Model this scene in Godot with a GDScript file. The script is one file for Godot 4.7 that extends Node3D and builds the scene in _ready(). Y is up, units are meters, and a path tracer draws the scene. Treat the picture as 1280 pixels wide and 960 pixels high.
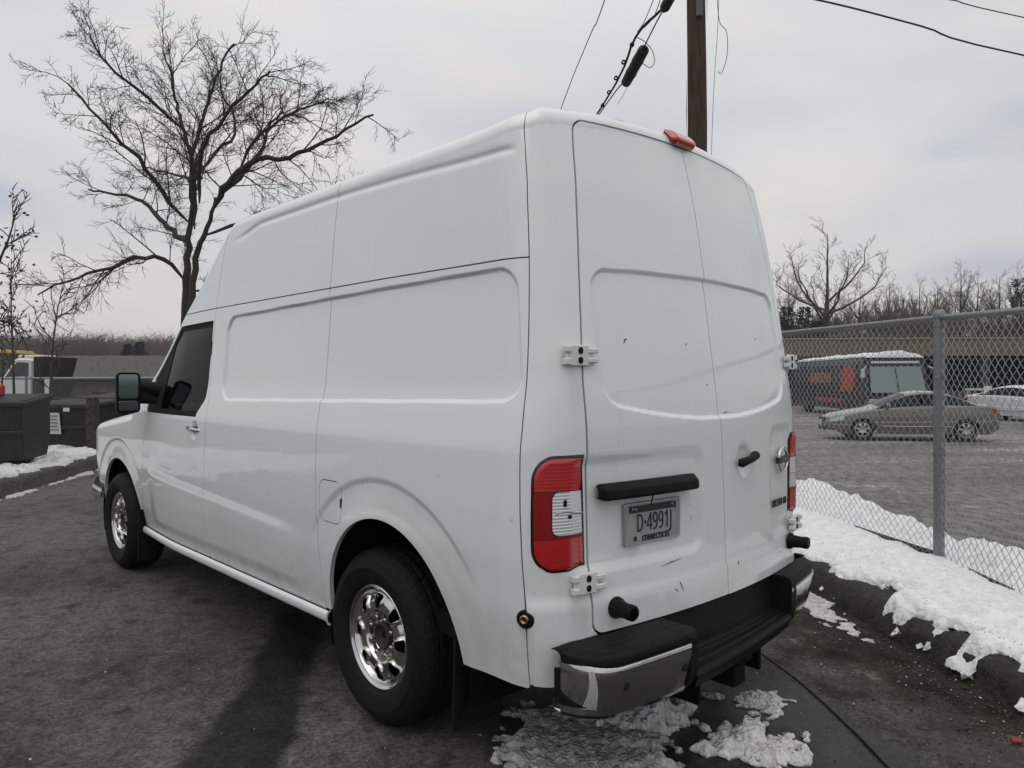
extends Node3D
# A white high-roof cargo van parked on wet asphalt beside a snowy kerb and a chain-link fence, under an overcast winter sky.

# ---------------------------------------------------------------- mesh helpers
class G extends RefCounted:
	var v := PackedVector3Array()
	var n := PackedVector3Array()
	var uv := PackedVector2Array()
	var c := PackedColorArray()
	var t := PackedInt32Array()
	func add(p: Vector3, nn: Vector3, q := Vector2.ZERO) -> int:
		v.append(p); n.append(nn); uv.append(q)
		return v.size() - 1
	func tri(a: Vector3, b: Vector3, d: Vector3):
		var nn := -(b - a).cross(d - a).normalized()
		var k := v.size()
		for p in [a, b, d]: add(p, nn)
		t.append(k); t.append(k + 1); t.append(k + 2)
	func quad(a: Vector3, b: Vector3, d: Vector3, e: Vector3):
		var nn := -(d - a).cross(e - b).normalized()
		var k := v.size()
		add(a, nn, Vector2(0, 0)); add(b, nn, Vector2(1, 0)); add(d, nn, Vector2(1, 1)); add(e, nn, Vector2(0, 1))
		for i in [0, 1, 2, 0, 2, 3]: t.append(k + i)
	# box with chamfered edges
	func box(at: Vector3, size: Vector3, bevel := 0.0, b := Basis()):
		var h := size * 0.5
		var e: float = minf(bevel, minf(h.x, minf(h.y, h.z)) * 0.9)
		if e <= 0.0:
			for ax in 3:
				for s in [-1.0, 1.0]:
					var o := Vector3.ZERO; o[ax] = s * h[ax]
					var p := Vector3.ZERO; p[(ax + 1) % 3] = h[(ax + 1) % 3]
					var q := Vector3.ZERO; q[(ax + 2) % 3] = h[(ax + 2) % 3] * s
					quad(at + b * (o - p - q), at + b * (o - p + q), at + b * (o + p + q), at + b * (o + p - q))
			return
		for ax in 3:
			var i1 := (ax + 1) % 3
			var i2 := (ax + 2) % 3
			for s in [-1.0, 1.0]:
				var o := Vector3.ZERO; o[ax] = s * h[ax]
				var p := Vector3.ZERO; p[i1] = h[i1] - e
				var q := Vector3.ZERO; q[i2] = (h[i2] - e) * s
				quad(at + b * (o - p - q), at + b * (o - p + q), at + b * (o + p + q), at + b * (o + p - q))
			for s1 in [-1.0, 1.0]:
				for s2 in [-1.0, 1.0]:
					var a0 := Vector3.ZERO; a0[i1] = s1 * h[i1]; a0[i2] = s2 * (h[i2] - e); a0[ax] = -(h[ax] - e)
					var a1 := a0; a1[ax] = h[ax] - e
					var c0 := Vector3.ZERO; c0[i1] = s1 * (h[i1] - e); c0[i2] = s2 * h[i2]; c0[ax] = -(h[ax] - e)
					var c1 := c0; c1[ax] = h[ax] - e
					if s1 * s2 > 0: quad(at + b * a0, at + b * a1, at + b * c1, at + b * c0)
					else: quad(at + b * a0, at + b * c0, at + b * c1, at + b * a1)
		for sx in [-1.0, 1.0]:
			for sy in [-1.0, 1.0]:
				for sz in [-1.0, 1.0]:
					var p1 := Vector3(sx * h.x, sy * (h.y - e), sz * (h.z - e))
					var p2 := Vector3(sx * (h.x - e), sy * h.y, sz * (h.z - e))
					var p3 := Vector3(sx * (h.x - e), sy * (h.y - e), sz * h.z)
					if sx * sy * sz > 0: tri(at + b * p1, at + b * p3, at + b * p2)
					else: tri(at + b * p1, at + b * p2, at + b * p3)
	# tube through points with a radius at each
	func tube(pts: PackedVector3Array, rad: PackedFloat32Array, k := 6, caps := true):
		var m := pts.size()
		var base := v.size()
		var up := Vector3.UP
		if absf((pts[1] - pts[0]).normalized().y) > 0.9: up = Vector3.RIGHT
		for i in m:
			var d := (pts[mini(i + 1, m - 1)] - pts[maxi(i - 1, 0)]).normalized()
			var s := d.cross(up)
			s = s.normalized() if s.length_squared() > 1e-9 else d.cross(Vector3(0.3, 0.5, 0.8)).normalized()
			up = s.cross(d)
			for j in k:
				var a := TAU * j / k
				var o := s * cos(a) + up * sin(a)
				add(pts[i] + o * rad[i], o, Vector2(float(j) / k, i))
		for i in m - 1:
			for j in k:
				var a := base + i * k + j
				var b := base + i * k + (j + 1) % k
				t.append(a); t.append(b); t.append(b + k)
				t.append(a); t.append(b + k); t.append(a + k)
		if caps:
			for e in [0, m - 1]:
				var d: Vector3 = (pts[0] - pts[1]).normalized() if e == 0 else (pts[m - 1] - pts[m - 2]).normalized()
				var o := v.size()
				for j in k: add(v[base + e * k + j], d)
				for j in range(1, k - 1):
					t.append(o)
					if e == 0: t.append(o + j + 1); t.append(o + j)
					else: t.append(o + j); t.append(o + j + 1)
	func rod(a: Vector3, b: Vector3, r: float, k := 8):
		tube(PackedVector3Array([a, b]), PackedFloat32Array([r, r]), k)
	# grid of points, rows of equal length, smooth normals; sg chooses the side they face
	func grid(rows: Array, sg := 1.0, wrap := false):
		var m := rows.size()
		var k: int = rows[0].size()
		var base := v.size()
		for i in m:
			for j in k:
				var du: Vector3 = rows[mini(i + 1, m - 1)][j] - rows[maxi(i - 1, 0)][j]
				var dv: Vector3
				if wrap: dv = rows[i][(j + 1) % k] - rows[i][(j + k - 1) % k]
				else: dv = rows[i][mini(j + 1, k - 1)] - rows[i][maxi(j - 1, 0)]
				var nn := du.cross(dv)
				add(rows[i][j], nn.normalized() * sg if nn.length_squared() > 1e-16 else Vector3.UP, Vector2(float(i), float(j)))
		for i in m - 1:
			for j in (k if wrap else k - 1):
				var a := base + i * k + j
				var b := base + i * k + (j + 1) % k
				for q in [a, b, b + k, a, b + k, a + k]: t.append(q)
	# revolve (radius, along) about the axis x of basis b
	func lathe(prof: PackedVector2Array, k: int, at := Vector3.ZERO, b := Basis(), sg := 1.0):
		var rows := []
		for p in prof:
			var row := PackedVector3Array()
			for j in k:
				var a := TAU * j / k
				row.append(at + b * Vector3(p.y, p.x * cos(a), p.x * sin(a)))
			rows.append(row)
		grid(rows, sg, true)
	# prism of a polygon (x, y) from z0 to z1, with a bevel at the z1 end
	func prism(poly: PackedVector2Array, z0: float, z1: float, x := Transform3D(), bevel := 0.0):
		var m := poly.size()
		var inner := PackedVector2Array()
		var ccw := not Geometry2D.is_polygon_clockwise(poly)
		for i in m:
			var a := poly[(i + m - 1) % m]; var b := poly[i]; var d := poly[(i + 1) % m]
			var e1 := (b - a).normalized(); var e2 := (d - b).normalized()
			var n1 := Vector2(-e1.y, e1.x); var n2 := Vector2(-e2.y, e2.x)
			var nn := (n1 + n2)
			nn = nn / maxf(0.4, nn.length_squared() * 0.5)
			inner.append(b + nn * bevel * (1.0 if ccw else -1.0))
		var f := Geometry2D.triangulate_polygon(inner)
		for end in [0, 1]:
			var pl: PackedVector2Array = poly if end == 0 else inner
			var z: float = z0 if end == 0 else z1
			for i in range(0, f.size(), 3):
				tri(x * Vector3(pl[f[i]].x, pl[f[i]].y, z), x * Vector3(pl[f[i + 1]].x, pl[f[i + 1]].y, z), x * Vector3(pl[f[i + 2]].x, pl[f[i + 2]].y, z))
		var zb := z1 - bevel * signf(z1 - z0)
		for i in m:
			var j := (i + 1) % m
			quad(x * Vector3(poly[i].x, poly[i].y, z0), x * Vector3(poly[j].x, poly[j].y, z0), x * Vector3(poly[j].x, poly[j].y, zb), x * Vector3(poly[i].x, poly[i].y, zb))
			if bevel > 0.0:
				quad(x * Vector3(poly[i].x, poly[i].y, zb), x * Vector3(poly[j].x, poly[j].y, zb), x * Vector3(inner[j].x, inner[j].y, z1), x * Vector3(inner[i].x, inner[i].y, z1))
	func mesh(m: Material) -> ArrayMesh:
		for i in range(0, t.size(), 3):
			var a := t[i]; var b := t[i + 1]; var d := t[i + 2]
			if (v[b] - v[a]).cross(v[d] - v[a]).dot(n[a] + n[b] + n[d]) > 0.0:
				t[i + 1] = d; t[i + 2] = b
		var arr := []
		arr.resize(Mesh.ARRAY_MAX)
		arr[Mesh.ARRAY_VERTEX] = v; arr[Mesh.ARRAY_NORMAL] = n; arr[Mesh.ARRAY_TEX_UV] = uv; arr[Mesh.ARRAY_INDEX] = t
		if c.size() == v.size() and c.size() > 0: arr[Mesh.ARRAY_COLOR] = c
		var am := ArrayMesh.new()
		am.add_surface_from_arrays(Mesh.PRIMITIVE_TRIANGLES, arr)
		am.surface_set_material(0, m)
		return am

# A surface given by a function of (u, v), kept where keep(u, v) > 0, cut cleanly along keep = 0 and folded inwards there
class SkinCut extends RefCounted:
	var g: G
	var pf: Callable
	var kf: Callable
	var sg := 1.0
	var h := 0.003
	var cut := {}
	func vert(u: float, w: float) -> int:
		var p: Vector3 = pf.call(u, w)
		var pu: Vector3 = pf.call(u + h, w) - p
		var pv: Vector3 = pf.call(u, w + h) - p
		var nn := pu.cross(pv)
		return g.add(p, nn.normalized() * sg if nn.length_squared() > 1e-18 else Vector3.UP, Vector2(u, w))
	func build(u0: float, u1: float, nu: int, v0: float, v1: float, nv: int, lip: float):
		var f := PackedFloat32Array(); var id := PackedInt32Array()
		f.resize((nu + 1) * (nv + 1)); id.resize(f.size()); id.fill(-1)
		var du := (u1 - u0) / nu; var dv := (v1 - v0) / nv
		for i in nu + 1:
			for j in nv + 1:
				f[i * (nv + 1) + j] = kf.call(u0 + du * i, v0 + dv * j)
		for i in nu:
			for j in nv:
				var a := i * (nv + 1) + j
				var q := [a, a + nv + 1, a + nv + 2, a + 1]
				var inside := 0
				for k in q:
					if f[k] > 0.0: inside += 1
				if inside == 0: continue
				for k in q:
					if f[k] > 0.0 and id[k] < 0: id[k] = vert(u0 + du * (k / (nv + 1)), v0 + dv * (k % (nv + 1)))
				if inside == 4:
					for k in [0, 1, 2, 0, 2, 3]: g.t.append(id[q[k]])
					continue
				for tr in [[q[0], q[1], q[2]], [q[0], q[2], q[3]]]:
					var poly := []; var ends := []
					for k in 3:
						var x: int = tr[k]; var y: int = tr[(k + 1) % 3]
						if f[x] > 0.0: poly.append(id[x])
						if (f[x] > 0.0) != (f[y] > 0.0):
							var key := mini(x, y) * 4194304 + maxi(x, y)
							if not cut.has(key):
								var lo := x if f[x] > 0.0 else y
								var hi := y if f[x] > 0.0 else x
								var ul := Vector2(u0 + du * (lo / (nv + 1)), v0 + dv * (lo % (nv + 1)))
								var uh := Vector2(u0 + du * (hi / (nv + 1)), v0 + dv * (hi % (nv + 1)))
								var s := f[lo] / (f[lo] - f[hi])
								var m := ul.lerp(uh, s)
								var fm: float = kf.call(m.x, m.y)
								if fm > 0.0: m = m.lerp(uh, fm / (fm - f[hi]))
								else: m = ul.lerp(m, f[lo] / (f[lo] - fm))
								cut[key] = vert(m.x, m.y)
							poly.append(cut[key]); ends.append(cut[key])
					for k in range(1, poly.size() - 1):
						g.t.append(poly[0]); g.t.append(poly[k]); g.t.append(poly[k + 1])
					if lip != 0.0 and ends.size() == 2:
						var pa := g.v[ends[0]]; var pb := g.v[ends[1]]
						g.quad(pa, pb, pb - g.n[ends[1]] * lip, pa - g.n[ends[0]] * lip)

func skin(pf: Callable, kf: Callable, u0: float, u1: float, v0: float, v1: float, cell: float, sg := 1.0, lip := 0.0, g: G = null) -> G:
	var s := SkinCut.new()
	s.g = g if g else G.new()
	s.pf = pf; s.kf = kf; s.sg = sg
	s.build(u0, u1, maxi(1, ceili(absf(u1 - u0) / cell)), v0, v1, maxi(1, ceili(absf(v1 - v0) / cell)), lip)
	return s.g

func sm(a: float, b: float, x: float) -> float:
	var t := clampf((x - a) / (b - a), 0.0, 1.0)
	return t * t * (3.0 - 2.0 * t)

func rrect(x: float, y: float, hx: float, hy: float, r: float) -> float:   # signed distance, negative inside
	var qx := absf(x) - hx + r; var qy := absf(y) - hy + r
	return Vector2(maxf(qx, 0.0), maxf(qy, 0.0)).length() + minf(maxf(qx, qy), 0.0) - r

# a smoothed table of a piecewise-linear curve
class Lut extends RefCounted:
	var a: float
	var k: float
	var d := PackedFloat32Array()
	func at(x: float) -> float:
		var t := clampf((x - a) * k, 0.0, d.size() - 1.001)
		var i := int(t)
		return d[i] + (d[i + 1] - d[i]) * (t - i)
func lut(p: Array, a: float, b: float, sigma := 0.0) -> Lut:
	var l := Lut.new()
	var m := 400
	l.a = a; l.k = (m - 1) / (b - a)
	var raw := PackedFloat32Array()
	for i in m:
		var x := a + (b - a) * i / (m - 1)
		var j := 0
		while j < p.size() - 2 and x > p[j + 1][0]: j += 1
		raw.append(lerpf(p[j][1], p[j + 1][1], clampf((x - p[j][0]) / (p[j + 1][0] - p[j][0]), 0.0, 1.0)))
	var w := int(sigma * l.k)
	if w > 0:
		for pass_no in 3:
			var o := raw.duplicate()
			for i in m:
				var s := 0.0
				for q in range(-w, w + 1): s += o[clampi(i + q, 0, m - 1)]
				raw[i] = s / (2 * w + 1)
	l.d = raw
	return l

# ---------------------------------------------------------------- things, parts, materials
func meta(o: Node, label := "", category := "", group := "", kind := ""):
	if label: o.set_meta("label", label)
	if category: o.set_meta("category", category)
	if group: o.set_meta("group", group)
	if kind: o.set_meta("kind", kind)

var used := {}
func numbered(called: String) -> String:
	used[called] = used.get(called, -1) + 1
	return called if used[called] == 0 else "%s_%03d" % [called, used[called]]

func numbered_in(parent: Node, called: String) -> String:
	var k := 0
	var s := called
	while parent.has_node(NodePath(s)):
		k += 1
		s = "%s_%03d" % [called, k]
	return s

func thing(called: String, label: String, category: String, at := Vector3.ZERO, turn := 0.0, group := "") -> Node3D:
	var o := Node3D.new()
	o.name = numbered(called); o.position = at; o.rotation.y = turn
	add_child(o, true)
	meta(o, label, category, group)
	return o

func part(called: String, shape, m: Material, parent: Node, label := "") -> MeshInstance3D:
	var o := MeshInstance3D.new()
	o.name = called if parent == self else numbered_in(parent, called)
	o.mesh = shape.mesh(m) if shape is G else shape
	parent.add_child(o, true)
	if label: o.set_meta("label", label)
	return o

func struct(called: String, shape, m: Material) -> MeshInstance3D:
	var o := part(numbered(called), shape, m, self)
	o.set_meta("kind", "structure")
	return o

func single(called: String, shape, m: Material, label: String, category: String, group := "") -> MeshInstance3D:
	var o := MeshInstance3D.new()
	o.name = numbered(called); o.mesh = shape.mesh(m) if shape is G else shape
	add_child(o, true)
	meta(o, label, category, group)
	return o

func copy(o: Node3D, label: String, at: Vector3, turn: float, size := 1.0) -> Node3D:
	var d: Node3D = o.duplicate()
	d.name = numbered(String(o.name).rstrip("0123456789").trim_suffix("_"))
	add_child(d, true)
	d.position = at; d.rotation = Vector3(0, turn, 0); d.scale = Vector3.ONE * size
	d.set_meta("label", label)
	return d

func lin(r: float, g: float, b: float, a := 1.0) -> Color:
	var k := Color(r, g, b).linear_to_srgb()
	k.a = a
	return k

func mat(k: Color, rough := 0.6, metal := 0.0, spec := 0.5) -> StandardMaterial3D:
	var m := StandardMaterial3D.new()
	m.albedo_color = k; m.roughness = rough; m.metallic = metal; m.metallic_specular = spec
	return m

func noise_tex(seed_no: int, freq: float, size := 512, lo := Color.BLACK, hi := Color.WHITE, a := 0.0, b := 1.0, oct := 5, kind := FastNoiseLite.TYPE_SIMPLEX_SMOOTH) -> NoiseTexture2D:
	var f := FastNoiseLite.new()
	f.seed = seed_no; f.frequency = freq; f.fractal_octaves = oct; f.noise_type = kind
	var t := NoiseTexture2D.new()
	t.width = size; t.height = size; t.seamless = true; t.noise = f; t.normalize = true
	var r := Gradient.new()
	r.offsets = PackedFloat32Array([a, b]); r.colors = PackedColorArray([lo, hi])
	t.color_ramp = r
	return t

var tex_cache := {}
# matte surface with tone variation and a little relief, in world units
func rough_mat(k: Color, rough: float, seed_no: int, vary := 0.25, metres := 1.0, relief := 0.3, world := true) -> StandardMaterial3D:
	var m := mat(k, rough)
	var key := "%d/%.1f" % [seed_no % 4, vary]
	if not tex_cache.has(key):
		tex_cache[key] = noise_tex(seed_no % 4 + 2, 0.02, 256, Color(1.0 - vary, 1.0 - vary, 1.0 - vary), Color.WHITE)
	m.albedo_texture = tex_cache[key]
	m.uv1_triplanar = true; m.uv1_world_triplanar = world
	m.uv1_scale = Vector3.ONE / metres
	if relief > 0.0:
		m.heightmap_enabled = true; m.heightmap_scale = relief
		key = "height%d" % (seed_no % 3)
		if not tex_cache.has(key): tex_cache[key] = noise_tex(seed_no % 3 + 31, 0.05, 256)
		m.heightmap_texture = tex_cache[key]
	return m

# ---------------------------------------------------------------- the van: its skin as a function
# Van axes: x to its right, y up, -z forward, origin on the ground below the rear doors.
# u runs along the left side (u = z), round the rear corner, across the doors (x = u - 0.88) and back along the right side; w is height, then round the roof edge.
const US := -0.26
const LC := 0.36
const XC := 0.78
const UC := 0.88
const RF := 0.08
var half_width: Lut
var rear_z: Lut
var roof_start: Lut
var roof_front: Lut
var seam_rear: Lut
var seam_door: Lut
var seam_fender: Lut
var seam_centre: Lut
var door_edge: Lut
var vp := Vector3.ZERO
var vn := Vector3.ZERO

func van_tables():
	half_width = lut([[.25, .955], [.30, .97], [.38, .985], [.58, 1.02], [.70, 1.037], [.89, 1.052], [1.04, 1.054], [1.27, 1.046], [1.40, 1.027], [1.49, 1.01], [1.72, .99], [1.92, .974], [2.19, .949], [2.42, .925], [2.6, .905]], .25, 2.75, .022)
	rear_z = lut([[.25, .035], [1.33, .035], [1.45, .026], [1.6, .006], [1.82, -.028], [2.0, -.057], [2.25, -.102], [2.5, -.165], [2.75, -.22]], .25, 2.75, .03)
	roof_start = lut([[-6.2, .98], [-5.6, 1.04], [-5.3, 1.09], [-4.95, 1.135], [-4.6, 1.175], [-4.42, 1.20], [-4.16, 1.42], [-4.0, 1.55], [-3.87, 1.68], [-3.75, 1.775], [-3.62, 1.855], [-3.37, 1.985], [-3.06, 2.16], [-2.88, 2.31], [-2.74, 2.415], [-2.6, 2.42], [-.6, 2.42], [-.3, 2.429], [-.05, 2.449], [.1, 2.472], [.4, 2.508], [.88, 2.525], [1.0, 2.525]], -6.2, 1.0, .03)
	roof_front = lut([[-6.2, .05], [-4.5, .08], [-2.6, .1], [-.3, .1]], -6.2, 1.0, .1)
	seam_rear = lut([[.25, -.159], [.445, -.159], [.72, -.142], [.918, -.148], [1.167, -.157], [1.28, -.158], [1.44, -.153], [1.53, -.144], [1.72, -.125], [1.95, -.106], [2.16, -.095], [2.32, -.083], [2.5, -.063], [2.75, -.035]], .25, 2.75, .02)
	seam_door = lut([[.25, -2.93], [.40, -2.923], [.695, -2.90], [.88, -2.876], [1.14, -2.845], [1.37, -2.845], [1.7, -2.885], [1.95, -2.865], [2.15, -2.845], [2.3, -2.817], [2.4, -2.78], [2.75, -2.7]], .25, 2.75, .02)
	seam_fender = lut([[.25, -4.38], [.413, -4.345], [.647, -4.222], [.896, -4.129], [1.105, -4.086], [1.255, -4.0], [1.30, -4.2], [1.4, -4.8], [2.75, -6.0]], .25, 2.75, .008)
	seam_centre = lut([[.25, .915], [.63, .911], [1.02, .892], [1.356, .868], [1.6, .866], [1.82, .873], [2.0, .875], [2.26, .883], [2.52, .89], [2.75, .89]], .25, 2.75, .03)
	door_edge = lut([[.25, .118], [.595, .114], [.873, .107], [1.158, .100], [1.329, .096], [1.5, .092], [1.61, .102], [1.936, .136], [2.18, .166], [2.41, .20], [2.49, .217], [2.75, .255]], .25, 2.75, .02)

func van_width(z: float, y: float) -> float:
	var w := half_width.at(y)
	if z < -2.8: w -= .05 * sm(-3.4, -4.5, z) + .09 * sm(1.3, 1.9, y) * sm(-2.8, -4.3, z)
	if z > -1.2: w -= .028 * sm(-1.2, -.2, z)
	if z < -5.3:
		var q := clampf((-5.3 - z) / .5, 0.0, .999)
		w -= .36 * (1.0 - sqrt(1.0 - q * q))
	return w

func rear_at(x: float, y: float) -> float:
	return rear_z.at(y) - .12 * x * x

func van_plan(u: float, y: float):   # sets vp and vn
	if u <= US:
		var zz := u
		if u > -.9: zz += .85 * (rear_z.at(y) - .035) * sm(-.9, US, u)
		vp = Vector3(-van_width(zz, y), y, zz); vn = Vector3(-1, 0, 0)
		if u < -5.3: vn = Vector3(-1, 0, -(van_width(u, y) - van_width(u - .01, y)) * 100.0).normalized()
	elif u >= US + LC:
		var x := u - UC
		vp = Vector3(x, y, rear_at(x, y)); vn = Vector3(.24 * x, 0, 1).normalized()
	else:
		var t := (u - US) / LC
		var zu := US + .85 * (rear_z.at(y) - .035)
		var a := Vector2(-van_width(zu, y), zu); var d := Vector2(-XC, rear_at(-XC, y))
		var dd := Vector2(1, .24 * XC).normalized()
		var b := a + Vector2(0, .62 * (d.y - a.y)); var e := d - dd * (.6 * (d.x - a.x))
		var s := 1.0 - t
		var q := a * (s * s * s) + b * (3 * s * s * t) + e * (3 * s * t * t) + d * (t * t * t)
		var k := (b - a) * (s * s) + (e - b) * (2 * s * t) + (d - e) * (t * t)
		vp = Vector3(q.x, y, q.y); vn = Vector3(-k.y, 0, k.x).normalized()

func van_relief(u: float, y: float) -> float:
	var d := 0.0
	if u < US + .12 or (y > 2.2 and u < .0):
		if u > -2.75 and y > 1.3:
			var yy := y - .016 * (u + 1.425)
			if y < 2.1: d -= .013 * sm(.004, -.012, rrect(u + 1.421, yy - 1.662, 1.256, .247, .10))
			var q := (y - (2.402 - .030 * sm(-1.7, -.1, u) - .05 * sm(-2.3, -2.68, u))) / .015
			d -= .008 * exp(-q * q) * sm(-2.72, -2.5, u) * sm(-.11, -.19, u)
		if y < 1.4:
			var top := lerpf(.86, .77, clampf((u + 3.8) / 2.1, 0.0, 1.0))
			d += .011 * sm(top + .035, top - .03, y) * sm(.455, .53, y) * sm(-1.62, -1.95, u) * sm(-4.05, -3.8, u)
			var r := Vector2(u + .97, y - .40).length()
			if r < .9 and y > .3: d += -.010 * sm(.705, .672, r) * sm(.70, .95, y) * sm(.50, .66, r) + .004 * sm(.58, .52, r)
			r = Vector2(u + 4.78, y - .40).length()
			if r < .9: d += -.010 * sm(.66, .625, r) * sm(.68, .90, y) * sm(.46, .61, r) + .004 * sm(.54, .48, r)
			d -= .022 * sm(.062, .02, Vector2((u + 3.03) * .9, y - 1.205).length())
	else:
		var x := u - UC
		var yb := 1.352 + .16 * x * x; var yt := 1.943 - .03 * x * x
		if y > 1.25: d -= .012 * sm(.004, -.013, rrect(x, y - (yb + yt) * .5, .70, (yt - yb) * .5, .085))
		d -= .013 * sm(.02, -.035, rrect(x + .55, y - 1.03, .40, .205, .06)) * sm(-.86, -.80, x)
		d -= .011 * sm(.02, -.035, rrect(x - .70, y - 1.03, .22, .26, .06)) * sm(.86, .80, x)
		d -= .016 * sm(.07, .03, Vector2(x - .19, (y - 1.165) * .8).length())
		if y < .9: d += .010 * sm(.77, .70, y)
	return d

func van_half(u: float, w: float) -> Vector3:
	var h0 := roof_start.at(minf(u, .88))
	if w <= h0:
		van_plan(u, w)
		return vp + vn * van_relief(u, w)
	van_plan(u, h0)
	var a := minf((w - h0) / RF, 1.2)
	var p := vp - vn * (RF * (1.0 - cos(a))) + Vector3(0, RF * sin(a), 0)
	if u < .0 and a < 1.0: p += vn * (van_relief(u, w) * cos(a))
	if w > h0 + RF * 1.2:
		var t := minf(w - h0 - RF * 1.2, 1.0)
		var zc := u if u < -.8 else -.8
		if u < -2.6: zc -= .22 * sm(-2.6, -3.6, u) * sm(-5.87, -5.4, u)
		var c := Vector3(0, p.y + (roof_front.at(u) if u < -.3 else 2.62 - p.y), zc)
		if u > -2.6 and u <= -.3: c.y = 2.62
		p = Vector3(lerpf(p.x, c.x, t), lerpf(p.y, c.y, 1.0 - (1.0 - t) * (1.0 - t)), lerpf(p.z, c.z, t))
	return p

func van(u: float, w: float) -> Vector3:
	if u <= UC: return van_half(u, w)
	var p := van_half(2.0 * UC - u, w) if u > 1.66 else van_half_rear(u, w)
	if u > 1.66: p.x = -p.x
	return right_fit(p)

func right_fit(p: Vector3) -> Vector3:   # the right side sits a little further in
	if p.x > .4: p.x -= .032 * sm(.4, .95, p.x)
	return p

func van_half_rear(u: float, w: float) -> Vector3:   # right half of the doors: same sheet, its own relief
	var h0 := roof_start.at(2.0 * UC - u)
	if w <= h0:
		van_plan(u, w)
		return vp + vn * van_relief(u, w)
	var p := van_half(2.0 * UC - u, w)
	p.x = -p.x
	return p

func door_hole(u: float, y: float) -> float:   # inside the rear door opening: positive
	var e := door_edge.at(y)
	var hx := UC - e
	return -rrect(u - UC, y - (2.533 - .04 * (u - UC) * (u - UC) + .60) * .5, hx, (2.533 - .04 * (u - UC) * (u - UC) - .60) * .5, .05)

func rear_arch(u: float, y: float) -> float:   # outside the wheel opening: positive
	return (Vector2((u + .97) / .475, (y - .40) / .525).length() - 1.0) * .5

func front_arch(u: float, y: float) -> float:
	return (Vector2((u + 4.78) / .485, (y - .40) / .49).length() - 1.0) * .49

func window_hole(u: float, y: float) -> float:   # inside the front door glass: positive
	var f := minf(minf(-2.905 - u - .35 * sm(1.42, 1.28, y) * .35, y - 1.295), minf(1.868 - y, roof_start.at(u) - .015 - y))
	f = minf(f, u + 4.02)
	return f

func fuel_flap(u: float, y: float) -> float:
	return -rrect(u + 1.365 - .05 * (y - .95), y - .953, .093, .098, .04)

func wheel_face(r: float, a: float) -> Vector3:   # polar: depth of the steel wheel's face, outward +x
	var x := 0.0
	if r > .205: x = -.012 * sm(.226, .205, r) + .006 * sm(.2275, .222, r)
	else:
		x = -.012 - .016 * sm(.205, .188, r)
		x += .016 * sm(.185, .15, r) * sm(.085, .115, r)
		x -= .026 * sm(.118, .098, r)
		x += .022 * sm(.064, .056, r)
		var hole := wheel_hole(r, a)
		x += .012 * sm(.016, .002, hole) * sm(.2, .19, r)
	return Vector3(x, r * cos(a), r * sin(a))

func wheel_hole(r: float, a: float) -> float:   # distance outside the nearest of eight openings
	var k := TAU / 8.0
	var b := fposmod(a + k * .5, k) - k * .5
	return rrect(r - .158, b * r, .029, .022 + (r - .158) * .30, .014)

func make_wheel(parent: Node3D, m: Dictionary, x: float, z: float, side: float):
	var o := Node3D.new()
	o.name = numbered_in(parent, "wheel"); parent.add_child(o, true)
	o.position = Vector3(x, .385, z); o.rotation.y = 0.0 if side > 0 else PI
	for q in m.wheel_parts: part(q[0], q[1], q[2], o)

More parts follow.
